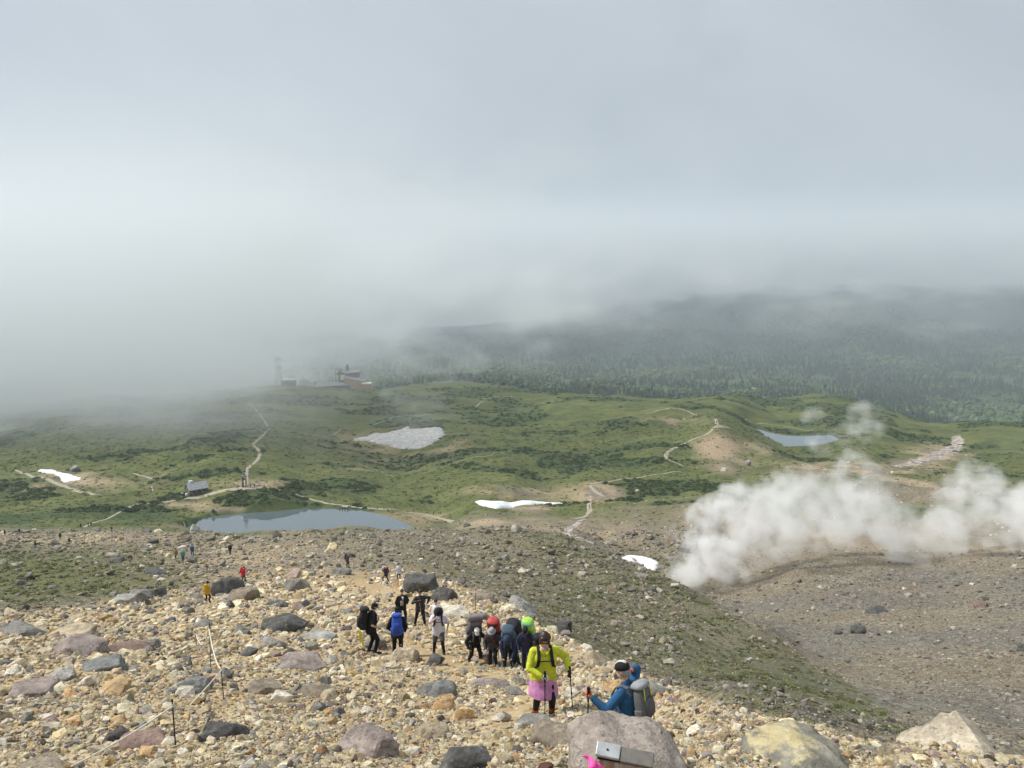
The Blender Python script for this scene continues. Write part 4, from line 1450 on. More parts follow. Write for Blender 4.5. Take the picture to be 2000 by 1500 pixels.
def rope(pts, label, r0=.011, sag=.16):
    e = bmesh.new()
    path = []
    for A, B in zip(pts, pts[1:]):
        n = 14
        for i in range(n + (B is pts[-1])):
            s = i / n
            q = A.lerp(B, s)
            q.z -= sag * (B - A).length * 4 * s * (1 - s) * .5
            q.z = max(q.z, float(hz(q.x, q.y)) + .05)
            path.append(q)
    c = path[0].copy()
    bm_path(e, [q - c for q in path], r0, 6)
    o = link('rope', bm_mesh('rope', e, M_ROPE, True), None, c)
    tag(o, label, 'rope')


rope([start, tops[0]], 'white rope rising from the lower left corner to the nearest stake', .010, .05)
mid_ = hit(372, 1386); mid_.z += .08
rope([tops[0], mid_, tops[1]], 'white rope sagging to the ground between the nearest and second stakes', .010, .02)
rope([tops[1], tops[2], tops[3]], 'white rope running up from the second stake past the grey rocks', .012, .1)

# ---- yellow tape hanging on the grey rock
P = hit(707, 1263)
M_YTAPE = plain('yellow_tape', (.80, .66, .05), .55)
e = empty('marker_tape', (P.x, P.y - .12, P.z))
k = P.length / FPX
v, f_ = [], []
for i in range(10):
    s = i / 9
    x = (-3.2 + 7.5 * s) * k + .02 * math.sin(s * 9)
    z = (31 - 31 * s) * k * 1.1
    w2 = 2.8 * k * (.8 + .3 * math.sin(s * 6))
    v += [(x - w2, -.02 * math.sin(s * 7), z), (x + w2, .01 - .02 * math.sin(s * 7), z), (x + w2, .022 - .02 * math.sin(s * 7), z), (x - w2, .012 - .02 * math.sin(s * 7), z)]
for i in range(9):
    for q in range(4): f_.append((i * 4 + q, i * 4 + (q + 1) % 4, i * 4 + 4 + (q + 1) % 4, i * 4 + 4 + q))
f_ += [(3, 2, 1, 0), (36, 37, 38, 39)]
link('strip', mesh_of('strip', v, f_, M_YTAPE), e)
tag(e, 'strip of bright yellow tape hanging on a rock left of the walker in black', 'tape')

# ---- stone refuge hut by the pond
M_WALL = T('dark_rubble_wall')
M_WALL.base(M_WALL.ramp(M_WALL.voro(2.2, M_WALL.obj, out='Color'), [(.2, (.07, .065, .06)), (.55, (.16, .15, .135)), (.9, (.27, .25, .22))]))
M_WALL.bump(M_WALL.voro(2.2, M_WALL.obj), .7, .2)
M_WALL = M_WALL.m
M_ROOFG = plain('grey_sheet_roof', (.36, .375, .39), .5, .4, .25, 1.5)
M_WHITE = plain('white_paint', (.74, .74, .72), .6)
M_DARK = plain('dark_opening', (.02, .021, .022), .4)
M_TIMBER = plain('brown_timber', (.10, .06, .04), .8, .2, 0, 3)


def gable(bm_w, L_, W_, hw_, hr, mat=0):
    v = [(-L_ / 2, -W_ / 2, -.6), (L_ / 2, -W_ / 2, -.6), (L_ / 2, W_ / 2, -.6), (-L_ / 2, W_ / 2, -.6), (-L_ / 2, -W_ / 2, hw_), (L_ / 2, -W_ / 2, hw_), (L_ / 2, W_ / 2, hw_), (-L_ / 2, W_ / 2, hw_), (-L_ / 2, 0, hr), (L_ / 2, 0, hr)]
    q = [bm_w.verts.new(x) for x in v]
    for f in ((0, 3, 2, 1), (0, 1, 5, 4), (2, 3, 7, 6), (1, 2, 6, 9, 5), (3, 0, 4, 8, 7), (4, 5, 9, 8), (6, 7, 8, 9)):
        bm_w.faces.new([q[i] for i in f])


def roof_slab(bm, L_, W_, hw_, hr, over=.4, th=.14, side=-1):
    y0 = side * (W_ / 2 + over)
    sl = (hr - hw_) / (W_ / 2)
    z0 = hr - sl * (W_ / 2 + over)
    x = L_ / 2 + over * .7
    a = [(-x, y0, z0 + .03), (x, y0, z0 + .03), (x, -side * .02, hr + .03), (-x, -side * .02, hr + .03)]
    lo = [bm.verts.new(q) for q in a]
    hi = [bm.verts.new((q[0], q[1], q[2] + th)) for q in a]
    fs = [lo[::-1], hi] + [[lo[i], lo[(i + 1) % 4], hi[(i + 1) % 4], hi[i]] for i in range(4)]
    for f in fs: bm.faces.new(f)
    bmesh.ops.recalc_face_normals(bm, faces=bm.faces[:])


P = hit(378, 967, 300)
hut = empty('stone_hut', P, R_(42))
hut.location.y += 3.4
hut.location.z = float(hz(hut.location.x, hut.location.y)) - .2
hut.scale = (.95, .95, .95)
tag(hut, 'small dark stone refuge hut with a pale grey gabled roof by the pond', 'hut')
bm = bmesh.new(); gable(bm, 8.4, 5.6, 2.5, 4.9); part('wall', bm, M_WALL, hut)
for sd in (-1, 1):
    bm = bmesh.new(); roof_slab(bm, 8.4, 5.6, 2.5, 4.9, .35, .14, sd); rf = part('roof', bm, M_ROOFG, hut)
    if sd == -1:
        bm = bmesh.new(); bm_box(bm, (-2.9, .2, 4.2), (-1.5, 1.3, 5.9), .06); part('chimney', bm, M_WHITE, rf)
bm = bmesh.new(); bm_box(bm, (-4.26, -.5, -.1), (-4.203, .5, 2.0)); part('door', bm, M_TIMBER, hut)
for x in (-2.2, 0.4, 2.6):
    bm = bmesh.new(); bm_box(bm, (x - .4, -2.86, 1.0), (x + .4, -2.803, 1.8)); part('window', bm, M_DARK, hut)
bm = bmesh.new(); bm_box(bm, (-5.4, -1.9, -.5), (-4.5, -.9, 1.0), .05); part('bin', bm, M_WHITE, hut)

# ---- bell tower on the rise above the pond
M_BELLSTONE = plain('pale_bell_stone', (.36, .345, .315), .85, .2, 0, 2.0)
M_BRONZE = plain('bronze_bell', (.10, .085, .055), .45, .5, .6)
P = hit(478, 951, 315)
bt = empty('bell_tower', P, R_(14))
tag(bt, 'tall slim stone bell tower standing on the bare rise beyond the pond', 'bell tower')
for s in (-1, 1):
    bm = bmesh.new()
    for i, (z0, z1, w0) in enumerate(((-.5, 1.5, .44), (1.505, 3.1, .38), (3.105, 4.4, .33))):
        bm_box(bm, (s * .62 - w0, -w0, z0), (s * .62 + w0 * .8, w0, z1), .05)
    part('pillar', bm, M_WALL if s < 0 else M_BELLSTONE, bt)
bm = bmesh.new(); bm_box(bm, (-1.1, -.45, 4.405), (1.1, .45, 4.95), .06); part('lintel', bm, M_BELLSTONE, bt)
bm = bmesh.new(); bm_tube(bm, (0, 0, 3.1), (0, 0, 3.9), .42, .2, 12); bm_tube(bm, (0, 0, 3.9), (0, 0, 4.42), .04, .04, 6); part('bell', bm, M_BRONZE, bt)
bm = bmesh.new()
bm_box(bm, (-.5, -.3, 4.955), (.5, .3, 6.0), .06)
part('spire_block', bm, M_BELLSTONE, bt)
bm = bmesh.new(); bm_path(bm, [(.62 * math.cos(a), 0, 6.75 + .72 * math.sin(a)) for a in np.linspace(-1.5, 4.6, 15)], .13, 6); part('ring', bm, M_BELLSTONE, bt)
bm = bmesh.new(); bm_tube(bm, (0, 0, 7.4), (.35, 0, 8.1), .11, .05, 6); bm_tube(bm, (0, 0, 7.4), (-.3, 0, 7.9), .1, .05, 6); part('finial', bm, M_BELLSTONE, bt)

# signs and benches on the rise
for px, py, kind, lb in ((440,952,'sign','thin dark signpost on the rise left of the bell tower'), (460,949,'bench','low dark bench with a white board left of the bell tower'), (500,951,'bench','dark information stand right of the bell tower'), (537,946,'sign','pale thin signpost on the grey crest right of the bell tower'),
                         (355,968,'bench','white and dark sign board at the near corner of the stone hut'), (219,1045,'sign','lone marker post on the rocky rise left of the pond')):
    P = hit(px, py, 150)
    e = empty('signpost' if kind == 'sign' else 'information_board', P)
    if kind == 'sign':
        bm = bmesh.new(); bm_box(bm, (-.07, -.07, -.3), (.07, .07, 2.0)); part('post', bm, M_TIMBER, e)
        bm = bmesh.new(); bm_box(bm, (-.25, -.1, 1.55), (.25, -.072, 1.95)); part('board', bm, M_BELLSTONE if '537' in str(px) else M_TIMBER, e)
    else:
        for s in (-1, 1):
            bm = bmesh.new(); bm_box(bm, (s * .6 - .06, -.06, -.3), (s * .6 + .06, .06, .9)); part('leg', bm, M_TIMBER, e)
        bm = bmesh.new(); bm_box(bm, (-.8, -.3, .905), (.8, .3, 1.0)); part('frame', bm, M_DARK, e)
        bm = bmesh.new(); bm_box(bm, (-.5 + .3, -.2, 1.005), (.7, .3, 1.12)); part('panel', bm, M_WHITE, e)
    tag(e, lb, 'sign' if kind == 'sign' else 'board')

# ---- ropeway station in the mist
M_TANW = plain('tan_wood_cladding', (.42, .24, .12), .8, .2, 0, .6)
M_PURP = plain('brown_cladding', (.11, .055, .05), .8, .2, 0, .6)
M_ROOFP = plain('mauve_grey_roof', (.24, .235, .25), .6, .3, .1, .5)
M_CREAM = plain('cream_wall', (.72, .68, .55), .8)
P = hit(668, 757, 700)
SY = P.y
u_ = P.length / FPX                            # metres per photo pixel there
stn = empty('ropeway_station', P)
stn.location.z = float(hz(P.x, P.y)) - .5
tag(stn, 'ropeway station with brown tower, tan wooden hall and long low wing in the mist', 'station')


def sx(px): return (px - 668) * u_


def szp(py): return (757 - py) * u_


def wedge(xa, xb, ya, yb, z0, za, zb):
    """box whose top slopes from za at xa to zb at xb"""
    bm = bmesh.new()
    v = [bm.verts.new(q) for q in ((xa, ya, z0), (xb, ya, z0), (xb, yb, z0), (xa, yb, z0), (xa, ya, za), (xb, ya, zb), (xb, yb, zb), (xa, yb, za))]
    for f in ((0, 3, 2, 1), (4, 5, 6, 7), (0, 1, 5, 4), (1, 2, 6, 5), (2, 3, 7, 6), (3, 0, 4, 7)): bm.faces.new([v[i] for i in f])
    return bm


def slab(xa, xb, ya, yb, za, zb, th=.5, back=0.0):
    """roof sheet sloping along x, and rising by back towards yb"""
    bm = bmesh.new()
    v = [bm.verts.new(q) for q in ((xa, ya, za), (xb, ya, zb), (xb, yb, zb + back), (xa, yb, za + back), (xa, ya, za + th), (xb, ya, zb + th), (xb, yb, zb + th + back), (xa, yb, za + th + back))]
    for f in ((0, 3, 2, 1), (4, 5, 6, 7), (0, 1, 5, 4), (1, 2, 6, 5), (2, 3, 7, 6), (3, 0, 4, 7)): bm.faces.new([v[i] for i in f])
    return bm


part('tower_wall', wedge(sx(661), sx(673), 6, 20, -2, szp(722.5), szp(731)), M_PURP, stn)
part('tower_wall', wedge(sx(673.05), sx(696), 6, 20, -2, szp(731), szp(728)), M_PURP, stn)
tr_ = part('roof', slab(sx(653), sx(674), 4.5, 22, szp(722), szp(730.5), .4, 1.2), M_ROOFP, stn)
part('roof', slab(sx(674.05), sx(699), 4.5, 22, szp(730.3), szp(727.5), .4, 1.2), M_ROOFP, stn)
bm = bmesh.new(); bm_box(bm, (sx(671.5), 12, szp(726)), (sx(677.5), 15, szp(717.5))); ch = part('chimney', bm, M_TIMBER, tr_)
bm = bmesh.new(); bm_box(bm, (sx(672.8), 12.5, szp(717.4)), (sx(676.4), 14.5, szp(714))); part('vent_cap', bm, M_DARK, tr_)
bm = bmesh.new(); bm_box(bm, (sx(663.5), 5.7, szp(743)), (sx(672.5), 5.98, szp(733))); part('cream_wall', bm, M_CREAM, stn)
for x in (654, 659):
    bm = bmesh.new(); bm_box(bm, (sx(x), 6, -2), (sx(x) + .6, 6.6, szp(722.4 + (x - 653) * .4))); part('post', bm, M_DARK, stn)
bm = bmesh.new(); bm_box(bm, (sx(656), 6.2, szp(733)), (sx(661) - .03, 18, szp(729.5))); part('balcony', bm, M_PURP, stn)
part('wing_wall', wedge(sx(620), sx(684), -2, 8, -2, szp(754.8), szp(751.2)), M_PURP, stn)
part('roof', slab(sx(619), sx(685), -4, 9.5, szp(754.6), szp(750.8), .5, 3.6), M_ROOFP, stn)
for i in range(7):
    bm = bmesh.new(); bm_box(bm, (sx(663 + i * 2.8), -2.1, -.2), (sx(664.7 + i * 2.8), -2.02, szp(754.4))); part('window', bm, M_DARK, stn)
part('hall_wall', wedge(sx(686.05), sx(708), -5, 9, -2, szp(742), szp(746)), M_TANW, stn)
part('hall_wall', wedge(sx(673), sx(686), -1.9, 9, 0, szp(738), szp(742)), M_TANW, stn)
part('roof', slab(sx(671), sx(713), -3.5, 10, szp(737.5), szp(744.5), .5, 2.4), M_ROOFP, stn)
bm = bmesh.new(); bm_box(bm, (sx(708.05), -8, -2), (sx(724), 6, szp(748))); part('annex_wall', bm, M_TANW, stn)
bm = bmesh.new(); bm_box(bm, (sx(707.5), -8.3, szp(748) + .02), (sx(724.5), 6.3, szp(746.6))); part('annex_roof', bm, M_CREAM, stn)

# outbuilding and pylon beside the station
P = hit(563, 754, 700)
sh = empty('machine_house', (P.x, P.y, float(hz(P.x, P.y)) - .3), R_(8))
tag(sh, 'grey block of a machine house with a white flat roof left of the station', 'building')
u_ = P.length / FPX
bm = bmesh.new(); bm_box(bm, (-13 * u_, 0, -2), (13 * u_, 9, 11 * u_)); part('wall', bm, plain('grey_concrete', (.17, .165, .16), .85, .2, 0, .7), sh)
bm = bmesh.new(); bm_box(bm, (-14 * u_, -.8, 11 * u_ + .01), (14 * u_, 9.8, 13 * u_)); part('roof', bm, M_WHITE, sh)
for k in range(4):
    bm = bmesh.new(); bm_box(bm, (-9 * u_ + k * 5.2 * u_, -.08, 4 * u_), (-6.4 * u_ + k * 5.2 * u_, -.02, 8 * u_)); part('window', bm, M_DARK, sh)
P = hit(586, 752, 700)
sh2 = empty('shed', (P.x, P.y, float(hz(P.x, P.y))))
tag(sh2, 'tiny white roofed shed between the machine house and the station', 'shed')
bm = bmesh.new(); bm_box(bm, (-4 * u_, 0, -2), (5 * u_, 4, 5.5 * u_)); part('wall', bm, M_WALL, sh2)
part('roof', slab(-6.5 * u_, 6.5 * u_, -1, 5, 8.5 * u_, 5.6 * u_, .4), M_WHITE, sh2)
M_STEEL = plain('grey_steel', (.16, .19, .18), .6, .4, .3)
pl = empty('ropeway_pylon', (hit(562, 754, 700).x, SY + 22, float(hz(hit(562, 754, 700).x, SY + 22))))
tag(pl, 'faint steel ropeway pylon rising behind the machine house in the mist', 'pylon')
ht = 55 * u_
for a in (-1, 1):
    for b in (-1, 1):
        bm = bmesh.new(); bm_tube(bm, (a * 4.2, b * 4.2, -1), (a * 1.0, b * 1.0, ht), .22, .15, 6); part('leg', bm, M_STEEL, pl)
for i in range(7):
    z0, z1 = ht * i / 7, ht * (i + 1) / 7
    w0, w1 = 4.2 - 3.2 * i / 7, 4.2 - 3.2 * (i + 1) / 7
    bm = bmesh.new()
    for s in (-1, 1):
        bm_tube(bm, (-w0, s * w0, z0), (w1, s * w1, z1), .10, .10, 5); bm_tube(bm, (w0, s * w0, z0), (-w1, s * w1, z1), .10, .10, 5)
        bm_tube(bm, (s * w0, -w0, z0), (s * w1, w1, z1), .10, .10, 5)
    part('brace', bm, M_STEEL, pl)
for z, w3 in ((ht * .60, 3.6), (ht * .90, 4.0)):
    bm = bmesh.new(); bm_box(bm, (-w3, -1.3, z), (w3, 1.3, z + 3.0), .3); bm_box(bm, (-w3 * .8, -1.0, z + 3.01), (w3 * .8, 1.0, z + 4.4), .2); part('cross_head', bm, M_STEEL, pl)
# ------------------------------------------------------------------ people
_tmp = bpy.data.scenes.new('workbench')


def fuse(bm, voxel, mat, name, wrinkle=0.0, seed=0, smooth=3):
    """one continuous skin over overlapping solids"""
    me = bpy.data.meshes.new(name)
    bm.to_mesh(me)
    bm.free()
    o = bpy.data.objects.new(name, me)
    _tmp.collection.objects.link(o)
    m = o.modifiers.new('r', 'REMESH')
    m.mode = 'VOXEL'
    m.voxel_size = voxel
    m.use_smooth_shade = True
    s = o.modifiers.new('s', 'SMOOTH')
    s.factor, s.iterations = .5, smooth
    vl = _tmp.view_layers[0]
    vl.update()
    out = bpy.data.meshes.new_from_object(o.evaluated_get(vl.depsgraph), depsgraph=vl.depsgraph)
    out.name = name
    bpy.data.objects.remove(o)
    bpy.data.meshes.remove(me)
    if wrinkle:
        n = len(out.vertices)
        co = np.empty(n * 3, np.float32)
        out.vertices.foreach_get('co', co)
        co = co.reshape(-1, 3).astype(float)
        no = np.empty(n * 3, np.float32)
        out.vertices.foreach_get('normal', no)
        no = no.reshape(-1, 3)
        a = fbm(co[:, 0] * 9 + co[:, 1] * 5 + seed, co[:, 2] * 15 + co[:, 1] * 6 + co[:, 0] * 4, 3, seed % 97) - .5
        b = fbm(co[:, 0] * 22 + seed, co[:, 2] * 26 + co[:, 1] * 20, 2, 5) - .5
        co += no * ((a * 2.2 + b * .8) * wrinkle)[:, None]
        out.vertices.foreach_set('co', co.astype(np.float32).reshape(-1))
    out.materials.clear()
    out.materials.append(mat)
    out.update()
    return out


def capsule(bm, a, b, ra, rb=None, seg=10):
    a, b = Vector(a), Vector(b)
    rb = ra if rb is None else rb
    d = (b - a)
    if d.length < 1e-5: d = Vector((0, 0, 1e-4))
    q = d.to_track_quat('Z', 'Y').to_matrix()
    rings = []
    for c, r, phis in ((a, ra, (-80, -50, -20, 0)), (b, rb, (0, 20, 50, 80))):
        for p in phis:
            z, rr_ = math.sin(R_(p)) * r, math.cos(R_(p)) * r
            rings.append([bm.verts.new(c + q @ Vector((rr_ * math.cos(6.2832 * k / seg), rr_ * math.sin(6.2832 * k / seg), z))) for k in range(seg)])
    for A, B in zip(rings, rings[1:]):
        for k in range(seg): bm.faces.new((A[k], A[(k + 1) % seg], B[(k + 1) % seg], B[k]))
    bm.faces.new(rings[0][::-1])
    bm.faces.new(rings[-1])


def loft(bm, secs, X, Y, seg=16, pw=2.0):
    rings = []
    for c, rx, ry in secs:
        r = []
        for k in range(seg):
            t = 6.2832 * k / seg
            cx_, sy_ = math.cos(t), math.sin(t)
            cx_ = math.copysign(abs(cx_) ** (2 / pw), cx_)
            sy_ = math.copysign(abs(sy_) ** (2 / pw), sy_)
            r.append(bm.verts.new(Vector(c) + X * (cx_ * rx) + Y * (sy_ * ry)))
        rings.append(r)
    for A, B in zip(rings, rings[1:]):
        for k in range(seg): bm.faces.new((A[k], A[(k + 1) % seg], B[(k + 1) % seg], B[k]))
    bm.faces.new(rings[0][::-1])
    bm.faces.new(rings[-1])


def ell(bm, c, X, Y, Z, rx, ry, rz, sub=2):
    m = Matrix((X * rx, Y * ry, Z * rz)).transposed().to_4x4()
    m.translation = Vector(c)
    bmesh.ops.create_icosphere(bm, subdivisions=sub, radius=1, matrix=m)


def ik(a, b, l1, l2, hint):
    d = b - a
    L_ = min(d.length, (l1 + l2) * .998)
    d = d.normalized()
    b = a + d * L_
    k = (l1 * l1 - l2 * l2 + L_ * L_) / (2 * L_)
    h_s = math.sqrt(max(l1 * l1 - k * k, 0))
    n = hint - d * hint.dot(d)
    n = n.normalized() if n.length > 1e-6 else d.orthogonal().normalized()
    return a + d * k + n * h_s, b


_cloth = {}


def cloth(col, rough=.85, name='cloth'):
    k = (tuple(round(c, 3) for c in col), rough, name)
    if k not in _cloth:
        s = T(name)
        s.base(s.mix(1.0, col, s.ramp(s.noise(14, 4, .6, s.obj), [(.3, .78), (.5, 1.0), (.72, 1.18)]), 'MULTIPLY'))
        s.b.inputs['Roughness'].default_value = rough
        s.bump(s.noise(60, 3, .6, s.obj), .12, .01)
        _cloth[k] = s.m
    return _cloth[k]


SKIN = plain('skin', (.52, .33, .235), .55, .35)
HAIR_D = plain('dark_hair', (.030, .017, .013), .5, .4, 0, 40)
HAIR_G = plain('grey_hair', (.30, .29, .28), .6, .3, 0, 40)
LENS = plain('dark_lens', (.012, .011, .014), .15, .6)
BLK, WHT, NAVY, GRY, CHAR = (.013, .013, .015), (.72, .72, .74), (.018, .028, .075), (.20, .20, .205), (.05, .05, .055)
BOOT = (.035, .026, .022)


def hand_solid(bm, wrist, d, grip, H, side):
    """palm, four fingers of unequal length and a thumb; grip = axis of what it holds, or None"""
    d = d.normalized()
    u = H / 1.7
    if grip is None:
        ax = Vector((0, -1, 0)) - d * Vector((0, -1, 0)).dot(d)
        ax = ax.normalized() if ax.length > .1 else d.orthogonal().normalized()
    else:
        ax = (grip - d * grip.dot(d)).normalized()
    pn = d.cross(ax) * side
    palm = wrist + d * .048 * u
    ell(bm, palm, d, ax, pn, .052 * u, .041 * u, .018 * u, 2)
    for k, ln in enumerate((.070, .078, .073, .058)):
        b0 = wrist + d * .085 * u + ax * (.030 - .020 * k) * u
        if grip is None:
            p1 = b0 + d * ln * .5 * u + pn * .008 * u
            p2 = b0 + d * ln * .9 * u + pn * .028 * u
        else:
            p1 = b0 + d * .022 * u + pn * .026 * u
            p2 = b0 - d * .012 * u + pn * .046 * u
        capsule(bm, b0, p1, .0095 * u, .009 * u, 6)
        capsule(bm, p1, p2, .009 * u, .008 * u, 6)
    t0 = wrist + d * .03 * u + ax * .034 * u
    t1 = t0 + d * .032 * u + ax * .020 * u + pn * .012 * u
    t2 = t1 + d * .020 * u - ax * .004 * u + pn * .024 * u
    capsule(bm, t0, t1, .012 * u, .0105 * u, 6)
    capsule(bm, t1, t2, .0105 * u, .009 * u, 6)


def person(px, py, label, H=1.68, yaw=0, lean=8, pitch=10, turn=0, feet=((-.11, .10), (.12, -.16)), hands=None, elbows=None, top=BLK, sleeve='long', legs=BLK, leglen='long',
           shoes=BOOT, head='hair', hat=BLK, hair=None, voxel=.02, grips=(None, None), gloves=None, build=1.0, loc=None, group='hikers on the trail', extras=(), bend=.0, skirt=None, cuff=None, ymin=1, sock=None, jw=1.08):
    """stands on the terrain at a photo pixel; local -y is the way the person faces, +x their left hand"""
    P = hit(px, py, ymin) if loc is None else Vector(loc)
    if .012 < voxel < .03: H *= .93
    root = empty('person', P, R_(yaw))
    tag(root, label, 'person', group)
    MW = Matrix.Translation(P) @ Matrix.Rotation(R_(yaw), 4, 'Z')
    near = voxel < .012
    X = Vector((1, 0, 0))
    le = R_(lean)
    Tt = Vector((0, -math.sin(le), math.cos(le)))
    F = Vector((0, -math.cos(le), -math.sin(le)))
    fz = []
    for fx, fy in feet:
        q = MW @ Vector((fx, fy, 0))
        fz.append(float(hz(q.x, q.y)) - P.z)
    hipz = min(.52 * H + (fz[0] + fz[1]) / 2 - bend, min(fz) + .515 * H)
    pel = Vector((sum(f_[0] for f_ in feet) / 2 * .5, sum(f_[1] for f_ in feet) / 2 + math.sin(le) * .05, hipz))
    Lt = .315 * H
    b = build

    def tp(t): return pel + Tt * (Lt * t)
    sec = [(-.16, .070, .062), (-.02, .096, .070), (.3, .084 * b, .064 * b), (.66, .098 * b, .072 * b), (.86, .092, .060), (.96, .058, .046), (1.02, .036, .036)]
    sh = [tp(.86) + X * (s * .108 * H) for s in (-1, 1)]
    hp = [pel + X * (s * .052 * H) - Tt * .01 for s in (-1, 1)]
    ank = [Vector((f_[0], f_[1], z + .05 * H)) for f_, z in zip(feet, fz)]
    knee, foot = [], []
    for s in (0, 1):
        k, e = ik(hp[s], ank[s], .242 * H, .236 * H, Vector((0, -1, .1)))
        knee.append(k); foot.append(e)
    hands = hands or ((-.22, -.10, .80), (.22, -.10, .80))
    elbows = elbows or ((-.6, .7, -.3), (.6, .7, -.3))
    elb, wri, hdir = [], [], []
    for s in (0, 1):
        tgt = Vector(hands[s]) * (H / 1.68) + Vector((0, 0, hipz - .52 * H))
        e, w_ = ik(sh[s], tgt, .170 * H, .150 * H, Vector(elbows[s]))
        elb.append(e); wri.append(w_); hdir.append((w_ - e).normalized())
    pt = R_(pitch) + le * .5
    tn = R_(turn)
    Fh = Vector((math.sin(tn) * math.cos(pt), -math.cos(tn) * math.cos(pt), -math.sin(pt)))
    Xh = Vector((math.cos(tn), math.sin(tn), 0))
    Uh = Xh.cross(Fh) * -1
    if Uh.z < 0: Uh = -Uh
    nb = tp(1.0)
    hc = nb + (Tt * .4 + Vector((0, 0, .6))).normalized() * .050 * H + Uh * .056 * H + Fh * .016 * H
    hx, hy, hu = .0455 * H, .056 * H, .066 * H
    # body
    bm = bmesh.new()
    loft(bm, [(tp(t), rx * H, ry * H) for t, rx, ry in sec], X, F)
    capsule(bm, tp(.95), hc - Uh * .03 * H, .034 * H, .031 * H)
    ell(bm, hc + Uh * .010 * H - Fh * .006 * H, Xh, Fh, Uh, hx, hy, hu * .92)
    ell(bm, hc - Uh * .028 * H + Fh * .014 * H, Xh, Fh, Uh, hx * .80, hy * .68, hu * .58)
    capsule(bm, hc + Fh * hy * .93 + Uh * .004 * H, hc + Fh * hy * 1.12 - Uh * .018 * H, .006 * H, .0085 * H, 6)
    ell(bm, hc + Fh * hy * .88 - Uh * .036 * H, Xh, Fh, Uh, .016 * H, .008 * H, .007 * H, 1)
    ell(bm, hc + Fh * hy * .86 + Uh * .018 * H, Xh, Fh, Uh, .034 * H, .008 * H, .006 * H, 1)
    for s in (-1, 1): ell(bm, hc + Xh * s * hx * 1.02 - Fh * .004 * H, Xh, Fh, Uh, .006 * H, .012 * H, .018 * H, 1)
    for s in (0, 1):
        sd = (-1, 1)[s]
        capsule(bm, sh[s] - X * sd * .02 * H, elb[s], .030 * H, .024 * H)
        capsule(bm, elb[s], wri[s], .024 * H, .0165 * H)
        if gloves is None: hand_solid(bm, wri[s], hdir[s], grips[s], H, sd)
        capsule(bm, hp[s], knee[s], .050 * H * b, .034 * H)
        capsule(bm, knee[s], foot[s], .034 * H, .023 * H)
        ell(bm, knee[s].lerp(foot[s], .3) + Vector((0, .014 * H, 0)), X, Vector((0, 1, 0)), Vector((0, 0, 1)), .030 * H, .030 * H, .06 * H, 1)
        capsule(bm, foot[s] + Vector((0, .015, -.025 * H)), foot[s] + Vector((0, -.10 * H, -.034 * H)), .024 * H, .019 * H)
    link('body', fuse(bm, voxel, SKIN, 'body'), root)
    if near or voxel < .026:
        for s in (-1, 1):
            if head not in ('shades',):
                bm = bmesh.new(); ell(bm, hc + Fh * hy * .90 + Xh * s * .017 * H + Uh * .007 * H, Xh, Fh, Uh, .0075 * H, .004 * H, .0042 * H, 1); part('eye', bm, LENS, root)
    if gloves is not None:
        for s in (0, 1):
            bm = bmesh.new()
            hand_solid(bm, wri[s], hdir[s], grips[s], H * 1.08, (-1, 1)[s])
            capsule(bm, wri[s] - hdir[s] * .05, wri[s] + hdir[s] * .02, .020 * H, .021 * H)
            link('glove', fuse(bm, min(voxel, .009), cloth(gloves[s], .8, 'glove_cloth'), 'glove', smooth=2), root)
    # clothes
    cl = .017 * H
    bm = bmesh.new()
    loft(bm, [(tp(t), rx * H + cl * 1.1, ry * H + cl * 1.1) for t, rx, ry in ([(-.30, .100 * jw, .080 * jw), (-.05, .102 * jw, .078 * jw), (.3, .094 * jw, .074 * jw), (.66, .102 * jw, .078 * jw)] + sec[4:6])], X, F)
    capsule(bm, tp(.93), tp(1.04), .050 * H, .042 * H)
    for s in (0, 1):
        sd = (-1, 1)[s]
        capsule(bm, sh[s] - X * sd * .03 * H, sh[s].lerp(elb[s], .3), .043 * H, .040 * H)
        if sleeve == 'long':
            capsule(bm, sh[s], elb[s], .045 * H, .040 * H)
            capsule(bm, elb[s], elb[s].lerp(wri[s], .93), .040 * H, .029 * H)
        else:
            capsule(bm, sh[s], sh[s].lerp(elb[s], .72), .043 * H, .041 * H)
    link('jacket' if sleeve == 'long' else 'shirt', fuse(bm, voxel, cloth(top), 'top', .007 if near else .009, int(abs(px)), 2), root)
    bm = bmesh.new()
    loft(bm, [(tp(t), rx * H + .010 * H, ry * H + .010 * H) for t, rx, ry in [(-.22, .060, .05), (-.12, .080, .066), (.0, .094, .070), (.18, .084, .064)]], X, F)
    for s in (0, 1):
        if leglen == 'short':
            capsule(bm, hp[s], hp[s].lerp(knee[s], .82), .060 * H, .050 * H)
        else:
            tight = leglen == 'tight'
            capsule(bm, hp[s], knee[s], (.056 if tight else .060) * H * b, (.039 if tight else .045) * H)
            capsule(bm, knee[s], knee[s].lerp(foot[s], .90), (.039 if tight else .044) * H, (.029 if tight else .037) * H)
            if tight: ell(bm, knee[s].lerp(foot[s], .32) + Vector((0, .012 * H, 0)), X, Vector((0, 1, 0)), Vector((0, 0, 1)), .037 * H, .036 * H, .075 * H, 1)
    link('shorts' if leglen == 'short' else 'trousers', fuse(bm, voxel, cloth(legs), 'trousers', .007 if near else .006, int(abs(px)) + 9, 2), root)
    if leglen == 'short':
        bm = bmesh.new()
        for s in (0, 1):
            capsule(bm, knee[s].lerp(hp[s], .3), knee[s], .041 * H, .038 * H)
            capsule(bm, knee[s], foot[s], .038 * H, .028 * H)
        link('leggings', fuse(bm, voxel, cloth(BLK), 'leggings'), root)
